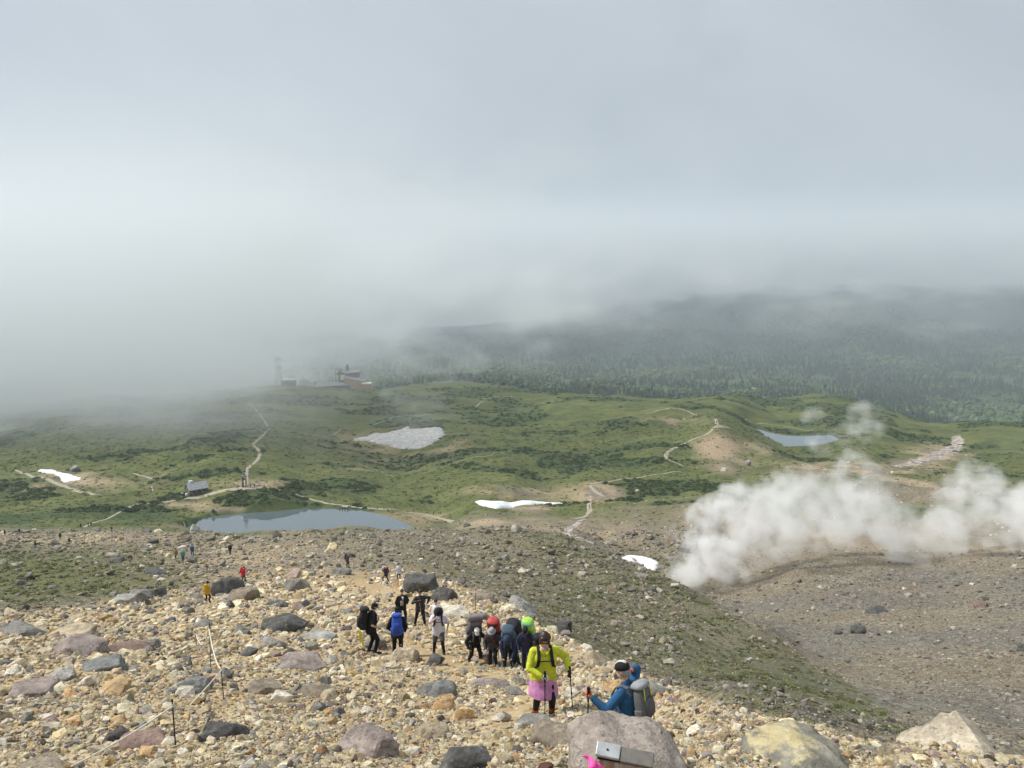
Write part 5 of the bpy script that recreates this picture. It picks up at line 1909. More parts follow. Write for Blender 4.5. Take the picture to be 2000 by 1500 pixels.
    if skirt:
        bm = bmesh.new()
        loft(bm, [(tp(t) + Vector((0, -.09 * max(0, -t), 0)), rx * H, ry * H) for t, rx, ry in ((-.62, .158, .160), (-.5, .155, .152), (-.25, .140, .120), (.1, .115, .095))], X, F)
        link('skirt', fuse(bm, voxel, cloth(skirt), 'skirt', .005, 5, 2), root)
    for s in (0, 1):
        bm = bmesh.new()
        capsule(bm, foot[s] + Vector((0, .012, .045 * H if near else .0)), foot[s] + Vector((0, .016, -.022 * H)), .031 * H, .034 * H)
        capsule(bm, foot[s] + Vector((0, .020, -.025 * H)), foot[s] + Vector((0, -.105 * H, -.032 * H)), .031 * H, .025 * H)
        sole = foot[s].z - .050 * H
        link('boot', fuse(bm, min(voxel, .016), cloth(shoes, .7), 'boot', smooth=2), root)
        if sock:
            bm = bmesh.new(); capsule(bm, knee[s].lerp(foot[s], .62), knee[s].lerp(foot[s], .88), .037 * H, .034 * H)
            link('gaiter', fuse(bm, voxel, cloth(sock), 'gaiter', .004, 3), root)
    # hair and headgear
    hm = hair or HAIR_D
    if head in ('hair', 'shades', 'bob', 'bun'):
        bm = bmesh.new()
        ell(bm, hc + Uh * .024 * H - Fh * .012 * H, Xh, Fh, Uh, hx * (1.25 if head in ('bob', 'shades') else 1.13), hy * 1.12, hu * .98)
        if head in ('bob', 'shades'):
            for s in (-1, 1): ell(bm, hc + Xh * s * hx * .86 - Fh * .010 * H - Uh * .012 * H, Xh, Fh, Uh, .020 * H, .040 * H, .054 * H)
            ell(bm, hc - Fh * .030 * H - Uh * .018 * H, Xh, Fh, Uh, hx * 1.05, .036 * H, .058 * H)
            ell(bm, hc + Fh * hy * .60 + Uh * .050 * H, Xh, Fh, Uh, hx * .95, .022 * H, .018 * H)
        link('hair', fuse(bm, min(voxel, .014), hm, 'hair', .010, int(abs(px)), 1), root)
    else:
        bm = bmesh.new()
        ell(bm, hc - Fh * .014 * H, Xh, Fh, Uh, hx * 1.08, hy * 1.0, hu * .80)
        link('hair', fuse(bm, min(voxel, .016), hm, 'hair', .003, 3, 1), root)
        ho = empty('hat', (0, 0, 0)); ho.parent = root
        bm = bmesh.new()
        if head == 'beanie':
            ell(bm, hc + Uh * .036 * H - Fh * .006 * H, Xh, Fh, Uh, hx * 1.2, hy * 1.12, hu * .78)
        else:
            cr_ = [(hc + Uh * (.022 + z) * H - Fh * .004 * H, hx * a, hy * a) for z, a in ((0, 1.18), (.022, 1.16), (.042, 1.02), (.054, .72), (.058, .25))]
            loft(bm, cr_, Xh, Fh, 18)
        part('crown', bm, cloth(hat, .8, 'hat_cloth'), ho, True)
        if head == 'cap':
            bm = bmesh.new()
            loft(bm, [(hc + Uh * .020 * H + Fh * (hy * .85) , hx * 1.05, hy * .30), (hc + Uh * .0165 * H + Fh * hy * 1.15, hx * .95, hy * .55), (hc + Uh * .012 * H + Fh * hy * 1.25, hx * .85, hy * .50)], Xh, Fh, 16)
            part('brim', bm, cloth(hat, .8, 'hat_cloth'), ho, True)
        if head == 'bucket':
            bm = bmesh.new()
            loft(bm, [(hc + Uh * .026 * H, hx * 1.2, hy * 1.15), (hc + Uh * .022 * H, hx * 1.22, hy * 1.18), (hc + Uh * .004 * H, hx * 1.95, hy * 1.75), (hc + Uh * .000 * H, hx * 1.96, hy * 1.76), (hc + Uh * .016 * H, hx * 1.1, hy * 1.1)], Xh, Fh, 20)
            part('brim', bm, cloth(hat, .8, 'hat_cloth'), ho, True)
        if head == 'striped':
            bm = bmesh.new()
            for o_ in (-.012, .008):
                pts = []
                for a in np.linspace(-20, 175, 14):
                    ca, sa = math.cos(R_(a)), math.sin(R_(a))
                    pts.append(hc + Uh * .026 * H + Fh * (ca * hy * 1.17) + Uh * (max(sa, 0) * .060 * H) + Xh * o_ * H)
                bm_path(bm, pts, .0048 * H, 6)
            part('stripe', bm, cloth(WHT, .6, 'reflective_stripe'), ho, True)
    if head == 'shades' or 'shades' in extras:
        bm = bmesh.new()
        for s in (-1, 1): ell(bm, hc + Fh * hy * .97 + Xh * s * .018 * H + Uh * .008 * H, Xh, Fh, Uh, .0165 * H, .006 * H, .0125 * H)
        bm_tube(bm, hc + Fh * hy * 1.0 - Xh * .012 * H + Uh * .010 * H, hc + Fh * hy * 1.0 + Xh * .012 * H + Uh * .010 * H, .003 * H, .003 * H, 5)
        for s in (-1, 1): bm_tube(bm, hc + Fh * hy * .93 + Xh * s * .033 * H + Uh * .010 * H, hc + Xh * s * hx * 1.04 + Uh * .010 * H, .003 * H, .003 * H, 5)
        part('sunglasses', bm, LENS, root, True)
    return dict(root=root, MW=MW, tp=tp, X=X, F=F, T=Tt, H=H, sh=sh, elb=elb, wri=wri, hdir=hdir, hc=hc, Uh=Uh, Fh=Fh, Xh=Xh, pel=pel, P=P, hp=hp, cl=cl, knee=knee, jw=jw)


def backpack(q, label, col, w_=.15, h_s=.27, d=.11, lid=None, up=.56, cover=None, roll=None, accent=None, simple=False, straps=True):
    """worn on the back of person q; sizes as half width, half height, half depth in metres"""
    root = empty('backpack', q['MW'] @ q['tp'](up))
    root.rotation_euler = q['root'].rotation_euler
    loc = q['MW'].inverted() @ root.location
    X, Fv, Tv = q['X'], q['F'], q['T']
    c = q['tp'](up) - loc - Fv * (.082 * q['H'] + d)
    m = cloth(col, .75, 'pack_fabric')
    bm = bmesh.new()
    loft(bm, [(c + Tv * z * h_s - Fv * dd * d, w_ * a, d * b_) for z, a, b_, dd in ((-1, .62, .55, -.1), (-.93, .86, .82, 0), (-.6, 1.0, 1.0, .08), (0, 1.02, 1.02, .06), (.6, .96, .92, 0), (.9, .84, .78, 0), (1.0, .6, .5, 0))], X, Fv, 20, 3.2)
    bmesh.ops.subdivide_edges(bm, edges=bm.edges[:], cuts=1, use_grid_fill=True)
    part('bag', bm, m, root, True)
    lm = cloth(lid or col, .75, 'pack_fabric')
    bm = bmesh.new()
    loft(bm, [(c + Tv * (h_s * z) + Fv * d * .1, w_ * a, d * b_) for z, a, b_ in ((.98, .8, .8), (1.03, .98, 1.1), (1.18, 1.0, 1.12), (1.3, .8, .85), (1.34, .45, .45))], X, Fv, 18, 3)
    part('lid', bm, lm, root, True)
    if not simple:
        bm = bmesh.new()
        loft(bm, [(c - Fv * (d * 1.02) + Tv * h_s * z, w_ * a, d * b_) for z, a, b_ in ((-.72, .5, .2), (-.62, .72, .42), (-.1, .74, .5), (.32, .66, .36), (.4, .5, .15))], X, Fv, 16, 3)
        part('front_pocket', bm, cloth(accent or tuple(v * 1.25 for v in col), .75, 'pack_fabric'), root, True)
        for s in (-1, 1):
            bm = bmesh.new()
            loft(bm, [(c + X * s * w_ * 1.0 + Tv * h_s * z, w_ * .22 * a, d * .7 * a) for z, a in ((-.85, .6), (-.75, 1), (-.25, 1.0), (-.2, .8))], X, Fv, 10, 2.5)
            part('side_pocket', bm, m, root, True)
    if straps:
        for s in (-1, 1):
            a, H = q['tp'], q['H']
            bx = .062 * H
            so = max(.092, .078 * q['jw'] + .024)
            pts = [a(.80) - Fv * (.078 * H) + X * s * bx, a(.97) - Fv * .045 * H + X * s * bx, a(1.02) + X * s * bx, a(.96) + Fv * .060 * H + X * s * bx * 1.02, a(.78) + Fv * so * .97 * H + X * s * bx * 1.08, a(.55) + Fv * so * H + X * s * bx * 1.28, a(.36) + Fv * .06 * H + X * s * bx * 1.62, a(.26) - Fv * .03 * H + X * s * bx * 1.72]
            bm = bmesh.new()
            wv = .017 * H
            prev = None
            for i, p_ in enumerate(pts):
                p_ = p_ - loc
                t_ = (pts[min(i + 1, 7)] - pts[max(i - 1, 0)]).normalized()
                nrm = t_.cross(X).normalized()
                ring = [bm.verts.new(p_ + X * o1 * wv + nrm * o2) for o1, o2 in ((-1, -.007), (1, -.007), (1, .007), (-1, .007))]
                if prev:
                    for k in range(4): bm.faces.new((prev[k], prev[(k + 1) % 4], ring[(k + 1) % 4], ring[k]))
                else: bm.faces.new(ring[::-1])
                prev = ring
            bm.faces.new(prev)
            bmesh.ops.recalc_face_normals(bm, faces=bm.faces[:])
            part('shoulder_strap', bm, m if sum(col) < .4 else cloth(BLK, .8, 'pack_fabric'), root)
        if not simple:
            bm = bmesh.new()
            bm_path(bm, [q['tp'](.72) + q['F'] * (max(.092, .078 * q['jw'] + .024) + .004) * q['H'] + X * s * .068 * q['H'] - loc for s in np.linspace(-1, 1, 5)], .008, 6)
            part('chest_strap', bm, cloth(BLK, .8, 'pack_fabric'), root)
    if cover:
        bm = bmesh.new()
        loft(bm, [(c + Tv * (h_s * z) - Fv * d * .08, w_ * a, d * b_) for z, a, b_ in ((.1, 1.06, 1.08), (.6, 1.06, 1.08), (1.05, 1.08, 1.2), (1.3, .92, 1.0), (1.42, .5, .5))], X, Fv, 20, 2.8)
        part('rain_cover', bm, cloth(cover, .5, 'shell_fabric'), root, True)
    if roll:
        bm = bmesh.new()
        capsule(bm, c + Tv * h_s * 1.52 - X * w_ * .95, c + Tv * h_s * 1.52 + X * w_ * .95, .085, .085, 14)
        part('bed_roll', bm, cloth(roll, .7, 'pack_fabric'), root, True)
    return tag(root, label, 'backpack', 'backpacks worn by hikers')


def pole(q, s, label, ground=None, col=BLK, rise=.09, rad=.0085, out=(0, 0)):
    """trekking pole in hand s, standing on the ground"""
    W = q['MW'] @ (q['wri'][s] + q['hdir'][s] * .055 + Vector((0, 0, .0)))
    g_ = Vector((W.x + out[0], W.y + out[1], 0))
    g_.z = float(hz(g_.x, g_.y)) if ground is None else ground
    d = (W - g_).normalized()
    root = empty('trekking_pole', g_)
    a = Vector((0, 0, 0))
    tp_ = W - g_ + d * rise
    Lp = tp_.length
    bm = bmesh.new(); bm_tube(bm, d * .0, d * .05, rad * .35, rad * .7, 6); part('tip', bm, M_SILVER, root)
    bm = bmesh.new(); bm_tube(bm, d * .05, d * Lp * .42, rad * .72, rad * .8, 8); bm_tube(bm, d * Lp * .42, d * (Lp - .14), rad * .9, rad * .95, 8); part('shaft', bm, cloth(col, .35, 'pole_tube'), root)
    bm = bmesh.new(); bm_tube(bm, d * .085, d * .095, .028, .024, 10); part('basket', bm, M_BLACK, root)
    bm = bmesh.new(); bm_tube(bm, d * (Lp - .15), d * (Lp - .02), rad * 1.7, rad * 1.9, 8); bm_tube(bm, d * (Lp - .02), d * (Lp + .012), rad * 2.5, rad * 1.8, 8); part('grip', bm, M_BLACK, root)
    bm = bmesh.new(); bm_path(bm, [tp_ - d * .03 + Vector((.02 * math.sin(t), -.03 + .03 * math.cos(t), -.06 * math.sin(t / 2))) for t in np.linspace(0, 6.28, 9)], .005, 5); part('wrist_loop', bm, M_BLACK, root)
    bm = bmesh.new(); bm_tube(bm, d * Lp * .41, d * Lp * .45, rad * 1.4, rad * 1.4, 8); bm_tube(bm, d * Lp * .70, d * Lp * .73, rad * 1.4, rad * 1.4, 8); part('clamp', bm, M_BLACK, root)
    return tag(root, label, 'trekking pole', 'trekking poles')


UP = Vector((0, 0, 1))
# woman in the yellow jacket
q = person(1060, 1404, 'woman with short dark hair in a bright yellow jacket and pink skirt looking down', H=1.41, yaw=7, lean=8, pitch=20, turn=-4, feet=((-.13, -.03), (.13, -.03)),
           hands=((-.07, -.30, .97), (.42, -.20, 1.00)), elbows=((-.9, .3, -.4), (.8, .5, -.5)), top=(.52, .57, .045), legs=BLK, leglen='tight', skirt=(.50, .22, .42), head='shades', voxel=.0095,
           gloves=((.62, .60, .60), (.03, .03, .035)), grips=(UP, UP), shoes=(.045, .018, .014), sock=(.30, .085, .03), build=1.1, jw=1.2, hair=plain('brown_hair', (.036, .018, .015), .45, .4, 0, 45), group='hikers nearest the camera')
# collar, scarf and zip of her jacket
bm = bmesh.new()
ell(bm, q['tp'](1.0) + q['F'] * .02, q['X'], q['F'], q['T'], .072, .066, .040)
link('scarf', fuse(bm, .01, cloth((.60, .30, .52)), 'scarf', .008, 4, 1), q['root'])
bm = bmesh.new()
for s in (-1, 1): bm_path(bm, [q['tp'](t) + q['X'] * s * (.03 + .035 * (t - .9) * 6) + q['F'] * (.118 - .05 * max(0, t - .9) * 5) for t in (.86, .93, 1.0, 1.06)], .016, 8)
part('collar', bm, cloth((.52, .57, .045)), q['root'], True)
bm = bmesh.new(); bm_path(bm, [q['tp'](t) + q['F'] * (.116 * 1.12 + .012 * math.sin(t * 6)) for t in np.linspace(-.2, .85, 8)], .006, 6); part('zip', bm, cloth((.10, .10, .03)), q['root'])
backpack(q, 'black daypack worn by the woman in the yellow jacket', BLK, .13, .21, .08)
pole(q, 0, 'black trekking pole planted between the boots of the woman in yellow', out=(.0, -.02), rad=.0085)
pole(q, 1, 'black trekking pole held out to the side by the woman in yellow', out=(.03, -.25), rad=.009)

# man in the blue jacket behind the foremost boulder
Pm = Vector(at(1229, 1500, 9.42)); Pm.z = float(hz(Pm.x, Pm.y))
_want = at(1226, 1293, 9.42)[2]
q = person(0, 0, 'man in a dark blue jacket and striped black cap seen from behind', H=1.54, yaw=-128, lean=10, pitch=8, turn=10, feet=((-.12, -.10), (.13, .12)), bend=max(0.0, min(.28, Pm.z + 1.60 - _want)),
           hands=((-.20, -.10, 1.50), (.46, -.34, 1.30)), elbows=((-.9, -.2, -.3), (.35, .55, -.9)), top=(.020, .085, .19), legs=(.022, .024, .04), head='striped', hat=BLK, hair=HAIR_G, voxel=.0095,
           gloves=((.52, .14, .06), (.55, .16, .09)), grips=(None, UP), loc=Pm, build=1.05, group='hikers nearest the camera')
backpack(q, 'grey daypack with yellow green piping on the man in the blue jacket', (.115, .12, .13), .135, .205, .085, lid=(.26, .27, .285), accent=(.09, .092, .10))
for s in (-1, 1):
    bm = bmesh.new()
    bm_path(bm, [q['tp'](t) - q['F'] * (.085 * 1.7 + .10 + .05) + q['X'] * s * (.082 - .02 * abs(t - .5)) for t in np.linspace(.05, 1.0, 8)], .008, 6)
    bpk = [o for o in COL.objects if o.name.startswith('backpack')][-1]
    o = part('piping', bm, cloth((.50, .62, .06), .6, 'piping_cloth'), bpk)
    o.matrix_parent_inverse = Matrix.Translation(-(q['MW'].inverted() @ bpk.location))
pole(q, 1, 'dark trekking pole in the raised hand of the man in blue', rad=.010, out=(.0, .05))

# walkers on the rubble in the middle distance
q = person(727, 1276, 'man in black t-shirt and cap standing side on with a black backpack', H=1.74, yaw=112, lean=5, pitch=22, feet=((-.14, -.06), (.12, .08)), hands=((-.26, -.16, .96), (.22, -.1, .9)), elbows=((-.5, .8, 0), (.6, .7, 0)), sleeve='short', head='cap', voxel=.019)
backpack(q, 'tall black backpack on the man in the black t-shirt', (.016, .017, .019), .15, .30, .13)
q = person(777, 1282, 'hiker in black seen from behind with a bright blue backpack', H=1.66, yaw=186, lean=9, pitch=16, hands=((-.24, -.18, .86), (.24, -.2, .9)), head='bucket', voxel=.019)
backpack(q, 'bright blue backpack on the hiker seen from behind', (.035, .085, .42), .155, .28, .12, accent=(.03, .06, .30))
q = person(785, 1216, 'young man in a black jacket over a white shirt behind the blue backpack', H=1.68, yaw=25, lean=4, pitch=4, hands=((-.24, -.12, .84), (.2, -.22, 1.0)), head='hair', voxel=.022)
bm = bmesh.new(); loft(bm, [(q['tp'](t) + q['F'] * .075 * 1.68, .020 + .05 * max(0, t - .5), .028) for t in (.45, .6, .8, .95)], q['X'], q['F'], 10); part('shirt', bm, cloth(WHT), q['root'], True)
bm = bmesh.new(); loft(bm, [(q['tp'](t) - q['X'] * .05 + q['F'] * .10 * 1.68, .07, .03) for t in (.2, .35, .55, .62)], q['X'], q['F'], 10, 3); part('waist_bag', bm, cloth((.36, .33, .27)), q['root'], True)
q = person(822, 1221, 'man in dark jacket and sunglasses striding down holding one pole at his chest', H=1.75, yaw=10, lean=5, pitch=6, feet=((-.24, .10), (.16, -.14)), hands=((-.12, -.28, 1.26), (.30, -.05, 1.05)), elbows=((-1, .3, -.3), (1, .6, 0)), top=(.035, .032, .036), head='hair', voxel=.020, grips=(UP, None), extras=('shades',))
pole(q, 0, 'silver walking pole held by the man in sunglasses', col=(.35, .35, .36), out=(.14, -.10), rad=.011, rise=.06)
q = person(853, 1236, 'woman in a white t-shirt and dark trousers behind the man in the bucket hat', H=1.60, yaw=-8, lean=6, pitch=14, hands=((-.24, -.22, .95), (.26, -.12, .86)), top=(.70, .70, .73), sleeve='short', legs=(.03, .03, .034), head='hair', voxel=.020)
bm = bmesh.new(); capsule(bm, q['tp'](.12) + q['F'] * .16 - q['X'] * .14, q['tp'](.10) + q['F'] * .17 + q['X'] * .05, .06, .06, 12); part('waist_bag', bm, cloth((.55, .52, .45)), q['root'], True)
q = person(857, 1277, 'man in a black bucket hat and pale lilac t-shirt with a hand at his face', H=1.70, yaw=4, lean=10, pitch=30, feet=((-.15, .12), (.16, -.10)), hands=((-.06, -.26, 1.38), (.27, -.06, .84)), elbows=((-1, .1, -.6), (1, .6, 0)), top=(.60, .60, .70), sleeve='short', legs=(.085, .09, .088), leglen='short', head='bucket', voxel=.019)
backpack(q, 'dark backpack of the man in the pale lilac t-shirt', (.03, .03, .045), .13, .22, .10)
# the line of backpackers with tall loads
q = person(928, 1294, 'backpacker in black with a white cap leaning on poles', H=1.5, yaw=12, bend=.10, lean=36, pitch=30, feet=((-.15, .14), (.16, -.10)), hands=((-.26, -.34, .80), (.34, -.46, .86)), elbows=((-1, .4, 0), (1, .4, 0)), head='cap', hat=(.74, .74, .73), voxel=.019, grips=(UP, UP), group='line of backpackers')
backpack(q, 'huge grey backpack towering behind the white cap', (.10, .10, .115), .19, .33, .15, lid=(.13, .13, .15), roll=(.17, .165, .19), up=.72, accent=(.30, .09, .05))
pole(q, 0, 'dark pole in the right hand of the backpacker with the white cap', out=(-.03, -.06)); pole(q, 1, 'dark pole in the left hand of the backpacker with the white cap', out=(.04, -.05))
q = person(964, 1302, 'backpacker in a grey sun hat and dark jacket with pale piping', H=1.48, yaw=-10, bend=.08, lean=26, pitch=14, hands=((-.20, -.36, .86), (.26, -.34, .96)), top=(.055, .055, .075), head='bucket', hat=(.33, .33, .34), voxel=.019, grips=(UP, UP), group='line of backpackers', extras=('shades',))
backpack(q, 'dark backpack with a red rain cover behind the grey sun hat', (.07, .018, .02), .17, .31, .14, cover=(.42, .06, .06), up=.70)
pole(q, 1, 'dark pole in front of the backpacker with the grey hat', out=(.04, -.06))
q = person(993, 1305, 'backpacker with a navy wide brimmed hat bowed right down', H=1.48, yaw=-4, bend=.12, lean=44, pitch=44, hands=((-.14, -.50, .72), (.16, -.52, .74)), top=NAVY, head='bucket', hat=(.03, .04, .085), voxel=.019, grips=(UP, UP), group='line of backpackers')
backpack(q, 'slate blue backpack above the navy hat', (.06, .10, .14), .17, .28, .13, up=.66)
pole(q, 0, 'grey pole planted left in front of the bowed backpacker', out=(-.08, -.1), col=(.30, .31, .33)); pole(q, 1, 'grey pole planted right in front of the bowed backpacker', out=(.06, -.1), col=(.30, .31, .33))
q = person(1008, 1297, 'backpacker in black and teal bent under a big black pack', H=1.52, yaw=-24, bend=.08, lean=46, pitch=40, hands=((-.2, -.40, .70), (.24, -.36, .74)), top=(.012, .16, .20), legs=(.012, .03, .036), head='beanie', hat=BLK, voxel=.020, group='line of backpackers', loc=hit(1010, 1298))
backpack(q, 'big round topped black backpack in the middle of the line', (.022, .023, .030), .19, .32, .16, up=.74, accent=(.012, .16, .20))
q = person(1030, 1310, 'last backpacker in navy with a dark cap at the right end of the line', H=1.46, yaw=-16, bend=.06, lean=20, pitch=22, hands=((-.22, -.22, .84), (.28, -.24, 1.0)), top=(.022, .024, .065), legs=(.018, .02, .036), head='cap', hat=BLK, voxel=.020, group='line of backpackers')
backpack(q, 'backpack with a lime green and mint rain cover above the dark cap', (.20, .42, .36), .15, .28, .12, cover=(.32, .60, .08), up=.72)

# hikers farther down the slope: fewer pixels, fewer parts
FAR = [
 (405,1177,dict(top=(.46,.30,.025), legs=(.022,.02,.02), sleeve='short', yaw=165, head='beanie', feet=((-.22,.05),(.2,-.08))), 'hiker in a mustard yellow shirt and dark trousers beside the tall dark boulder', (.50,.33,.03)),
 (475,1137,dict(top=(.56,.025,.05), legs=(.02,.02,.022), yaw=70, head='hair', lean=12), 'hiker in a crimson jacket right of the tall dark boulder', (.48,.02,.04)),
 (449,1083,dict(top=BLK, legs=BLK, yaw=170, lean=22, head='hair'), 'hiker all in black walking alone up the brown slope', None),
 (376,1085,dict(top=(.035,.13,.36), legs=(.03,.03,.05), yaw=20, head='hair'), 'hiker in a blue jacket, highest of the three on the left slope', None),
 (358,1096,dict(top=(.10,.30,.28), legs=(.025,.04,.06), yaw=10, head='cap', hat=(.5,.55,.5)), 'hiker in a pale teal jacket, lowest of the three on the left slope', None),
 (345,1093,dict(top=(.23,.20,.05), legs=(.03,.03,.03), yaw=-20, head='hair'), 'hiker in dark olive yellow beside the teal jacket', None),
 (678,1108,dict(top=(.10,.07,.11), legs=(.03,.026,.034), yaw=65, head='cap', hat=(.3,.2,.2)), 'hiker in dull purple with a dark pack alone above the upright boulder', (.014,.014,.03)),
 (753,1138,dict(top=NAVY, legs=(.015,.015,.018), yaw=-80, lean=14, head='bucket', hat=(.6,.6,.58), feet=((-.1,.3),(.1,-.22))), 'hiker in navy with a white hat and red pack left of the biggest dark boulder', (.24,.025,.02)),
 (779,1134,dict(top=(.50,.51,.58), legs=(.10,.11,.14), yaw=190, head='hair'), 'hiker in a pale top half hidden behind the biggest dark boulder', None),
 (70,1071,dict(top=BLK, legs=BLK, yaw=-30, head='hair', feet=((-.24,.1),(.24,-.1))), 'hiker in black striding on the far left rocky trail', None),
 (118,1054,dict(top=BLK, legs=BLK, yaw=30, head='beanie'), 'hiker in black, upper of two on the rocky rise at the left', None),
 (136,1063,dict(top=(.10,.075,.05), legs=(.07,.06,.045), yaw=0, head='hair'), 'hiker in brown, lower of two on the rocky rise at the left', None),
 (10,1046,dict(top=(.02,.02,.03), legs=BLK, yaw=0, head='hair'), 'hiker in dark clothes nearest the left edge of the photo', None),
 (38,1043,dict(top=(.03,.026,.03), legs=BLK, yaw=40, head='hair'), 'hiker in dark clothes standing by pale rocks at the left edge', None),
]
for px, py, kw, lb, pk in FAR:
    q = person(px, py, lb, voxel=.034, group='hikers on the lower slope', ymin=40, **kw)
    if pk is not None:
        pc = 'mustard yellow' if pk[1] > .2 else 'crimson' if pk[0] > .4 else 'dark red' if pk[0] > .1 else 'dark'
        backpack(q, '%s backpack on the %s' % (pc, {'mustard yellow': 'hiker in the mustard shirt', 'crimson': 'hiker in the crimson jacket', 'dark red': 'hiker in navy with the white hat', 'dark': 'hiker in dull purple'}[pc]), pk, .14, .24, .11, simple=True, straps=False)

# visitors round the pond and on the plain: a few pixels each
_proto = []
for i, (tc_, lc) in enumerate((((.02, .02, .025), BLK), ((.30, .05, .05), BLK), ((.05, .10, .22), (.03, .03, .04)), ((.45, .42, .36), (.05, .05, .06)))):
    q = person(669, 997, 'visitor', voxel=.07, top=tc_, legs=lc, head='hair', ymin=250)
    _proto.append(q['root'])
TINY = [(664,997,0,'dark clad visitor, leftmost of the group at the far pond shore'),(669,997,2,'visitor in dark blue in the group at the far pond shore'),(674,998,0,'dark clad visitor, third in the group at the far pond shore'),(679,997,1,'visitor in dark red, rightmost in the group at the far pond shore'),
        (489,951,0,'dark clad visitor standing just right of the bell tower'),(473,951,3,'pale clad visitor standing just left of the bell tower'),(497,952,1,'visitor in dark red sitting area right of the bell tower'),(516,954,0,'dark clad visitor on the grey crest right of the bell tower'),
        (847,1006,0,'lone dark visitor on the trail right of the pond'),(757,998,3,'pale clad walker on the trail behind the pond'),(808,1002,2,'walker in blue on the trail right of the pond'),
        (158,1031,0,'dark walker lowest on the thin trail left of the pond'),(173,1028,0,'dark walker ahead of two on the thin trail left of the pond'),(178,1027,2,'walker in dark blue on the thin trail left of the pond'),(277,985,0,'dark walker at the bend of the thin trail left of the hut'),
        (100,951,0,'dark walker on the sandy trail by the far left snow patch'),(197,966,3,'pale walker on the sandy trail left of the hut'),
        (1303,897,3,'pale walker at the bend of the winding trail on the right'),(1300,889,1,'walker in dark red on the winding trail on the right'),(1334,868,1,'walker in dark red climbing the winding trail'),(1371,853,3,'pale walker near the top of the winding trail'),
        (1201,939,2,'walker in blue on the thin trail above the sandy bank'),(1229,934,0,'dark walker farther along the thin trail above the sandy bank'),(1151,992,1,'walker in dark red on the sandy trail below the bank'),
        (1403,834,1,'visitor in dark red on the white viewpoint right'),(1412,833,3,'pale visitor on the white viewpoint right'),(1399,827,0,'dark visitor on the upper step of the white viewpoint'),(1322,799,0,'dark visitor on the far arched trail')]
for i, (px, py, k, lb) in enumerate(TINY):
    src = _proto[k]
    if i < 0: continue
    r = src.copy(); COL.objects.link(r)
    for ch in list(src.children):
        c = ch.copy(); COL.objects.link(c); c.parent = r
        for g2 in ch.children:
            d2 = g2.copy(); COL.objects.link(d2); d2.parent = c
    r.location = hit(px, py, 240)
    r.rotation_euler = (0, 0, random.uniform(0, 6.28))
    tag(r, lb, 'person', 'visitors on the plain')
for src in _proto:
    for ch in list(src.children):
        for g2 in list(ch.children): bpy.data.objects.remove(g2)
        bpy.data.objects.remove(ch)
    bpy.data.objects.remove(src)
bpy.data.scenes.remove(_tmp)
# ------------------------------------------------------------------ steam from the fumaroles
PUFFS = [ # px, py, radius px, distance
 (1330,1132,44,191),(1362,1118,46,192),(1350,1090,52,192),(1345,1060,48,193),(1400,1060,40,195),(1390,1015,44,196),(1480,1050,56,197),(1540,1030,60,200),(1640,990,60,203),(1560,975,56,201),
 (1345,1122,40,192),(1338,1092,42,192),(1352,1058,44,193),(1368,1034,34,194),(1385,1112,38,193),(1412,1090,48,194),(1446,1070,56,195),(1462,1030,58,196),(1428,990,42,197),(1400,975,22,197),(1418,958,20,198),(1465,980,44,198),
 (1500,1010,52,199),(1520,965,44,200),(1480,1090,28,195),(1520,1075,30,196),(1555,1000,46,201),(1570,950,40,202),(1600,1010,46,203),(1620,960,46,203),(1645,925,38,204),(1670,905,28,204),(1690,960,48,204),(1655,1030,44,203),(1600,1060,26,202),
 (1710,1010,52,204),(1745,1040,44,203),(1770,1075,40,202),(1800,1100,28,201),(1825,1085,38,201),(1790,1020,40,204),(1830,1040,46,203),(1735,935,22,205),(1860,1000,44,204),(1870,950,30,205),(1895,925,30,206),(1925,935,28,206),(1910,990,48,205),(1960,1010,48,205),(2010,1000,56,205),(2080,1010,70,206),(1950,960,34,206),(1880,1060,34,203),(1940,1060,30,204),(1990,1060,34,205),
 (2160,990,80,207)]
bm = bmesh.new()
rs = np.random.default_rng(5)
for px, py, rp, Y in PUFFS:
    Y = Y + (rs.uniform(-9, 16) if px > 1400 else rs.uniform(-3, 5)) + max(0, (1100 - py)) * .05
    c = Vector(at(px, py, Y))
    c.z = max(c.z, float(hz(c.x, c.y)) + 1.0)
    r = rp * c.length / FPX
    m = Matrix.Translation(c) @ Matrix.Diagonal((r * 1.12, r * 1.05, r * 1.1, 1))
    k0 = len(bm.verts)
    rv = bmesh.ops.create_icosphere(bm, subdivisions=3, radius=1, matrix=m)['verts']
    for v in rv:
        q = v.co / 3.2
        n = float(fbm(q.x + q.y * .6, q.z - q.y * .5, 3, 12)) - .5
        v.co = c + (v.co - c) * (1 + n * .9)
me_steam = bpy.data.meshes.new('steam')
bm.to_mesh(me_steam); bm.free()


def steam_density(t):
    a = N(t, 'ShaderNodeAttribute', attribute_name='density')
    p_, x, y, z = coords(t)
    n = vnoise_node(t, p_, (.13, .13, .13), 6, .62)
    n2 = vnoise_node(t, p_, (.05, .05, .05), 2, .5, (7, 3, 0))
    q = vm(t, 'ADD', a.outputs['Fac'], vm(t, 'ADD', vm(t, 'MULTIPLY', vm(t, 'SUBTRACT', n, .462), 3.7), vm(t, 'MULTIPLY', vm(t, 'SUBTRACT', n2, .5), 1.5)))
    d = vstep(t, .22, 1.15, q)
    thin = vm(t, 'SUBTRACT', 1.0, vm(t, 'MULTIPLY', vstep(t, 34, 78, x), .72))
    edge = vstep(t, .02, .30, a.outputs['Fac'])
    return vm(t, 'MULTIPLY', vm(t, 'MULTIPLY', vm(t, 'MULTIPLY', d, edge), thin), .30)
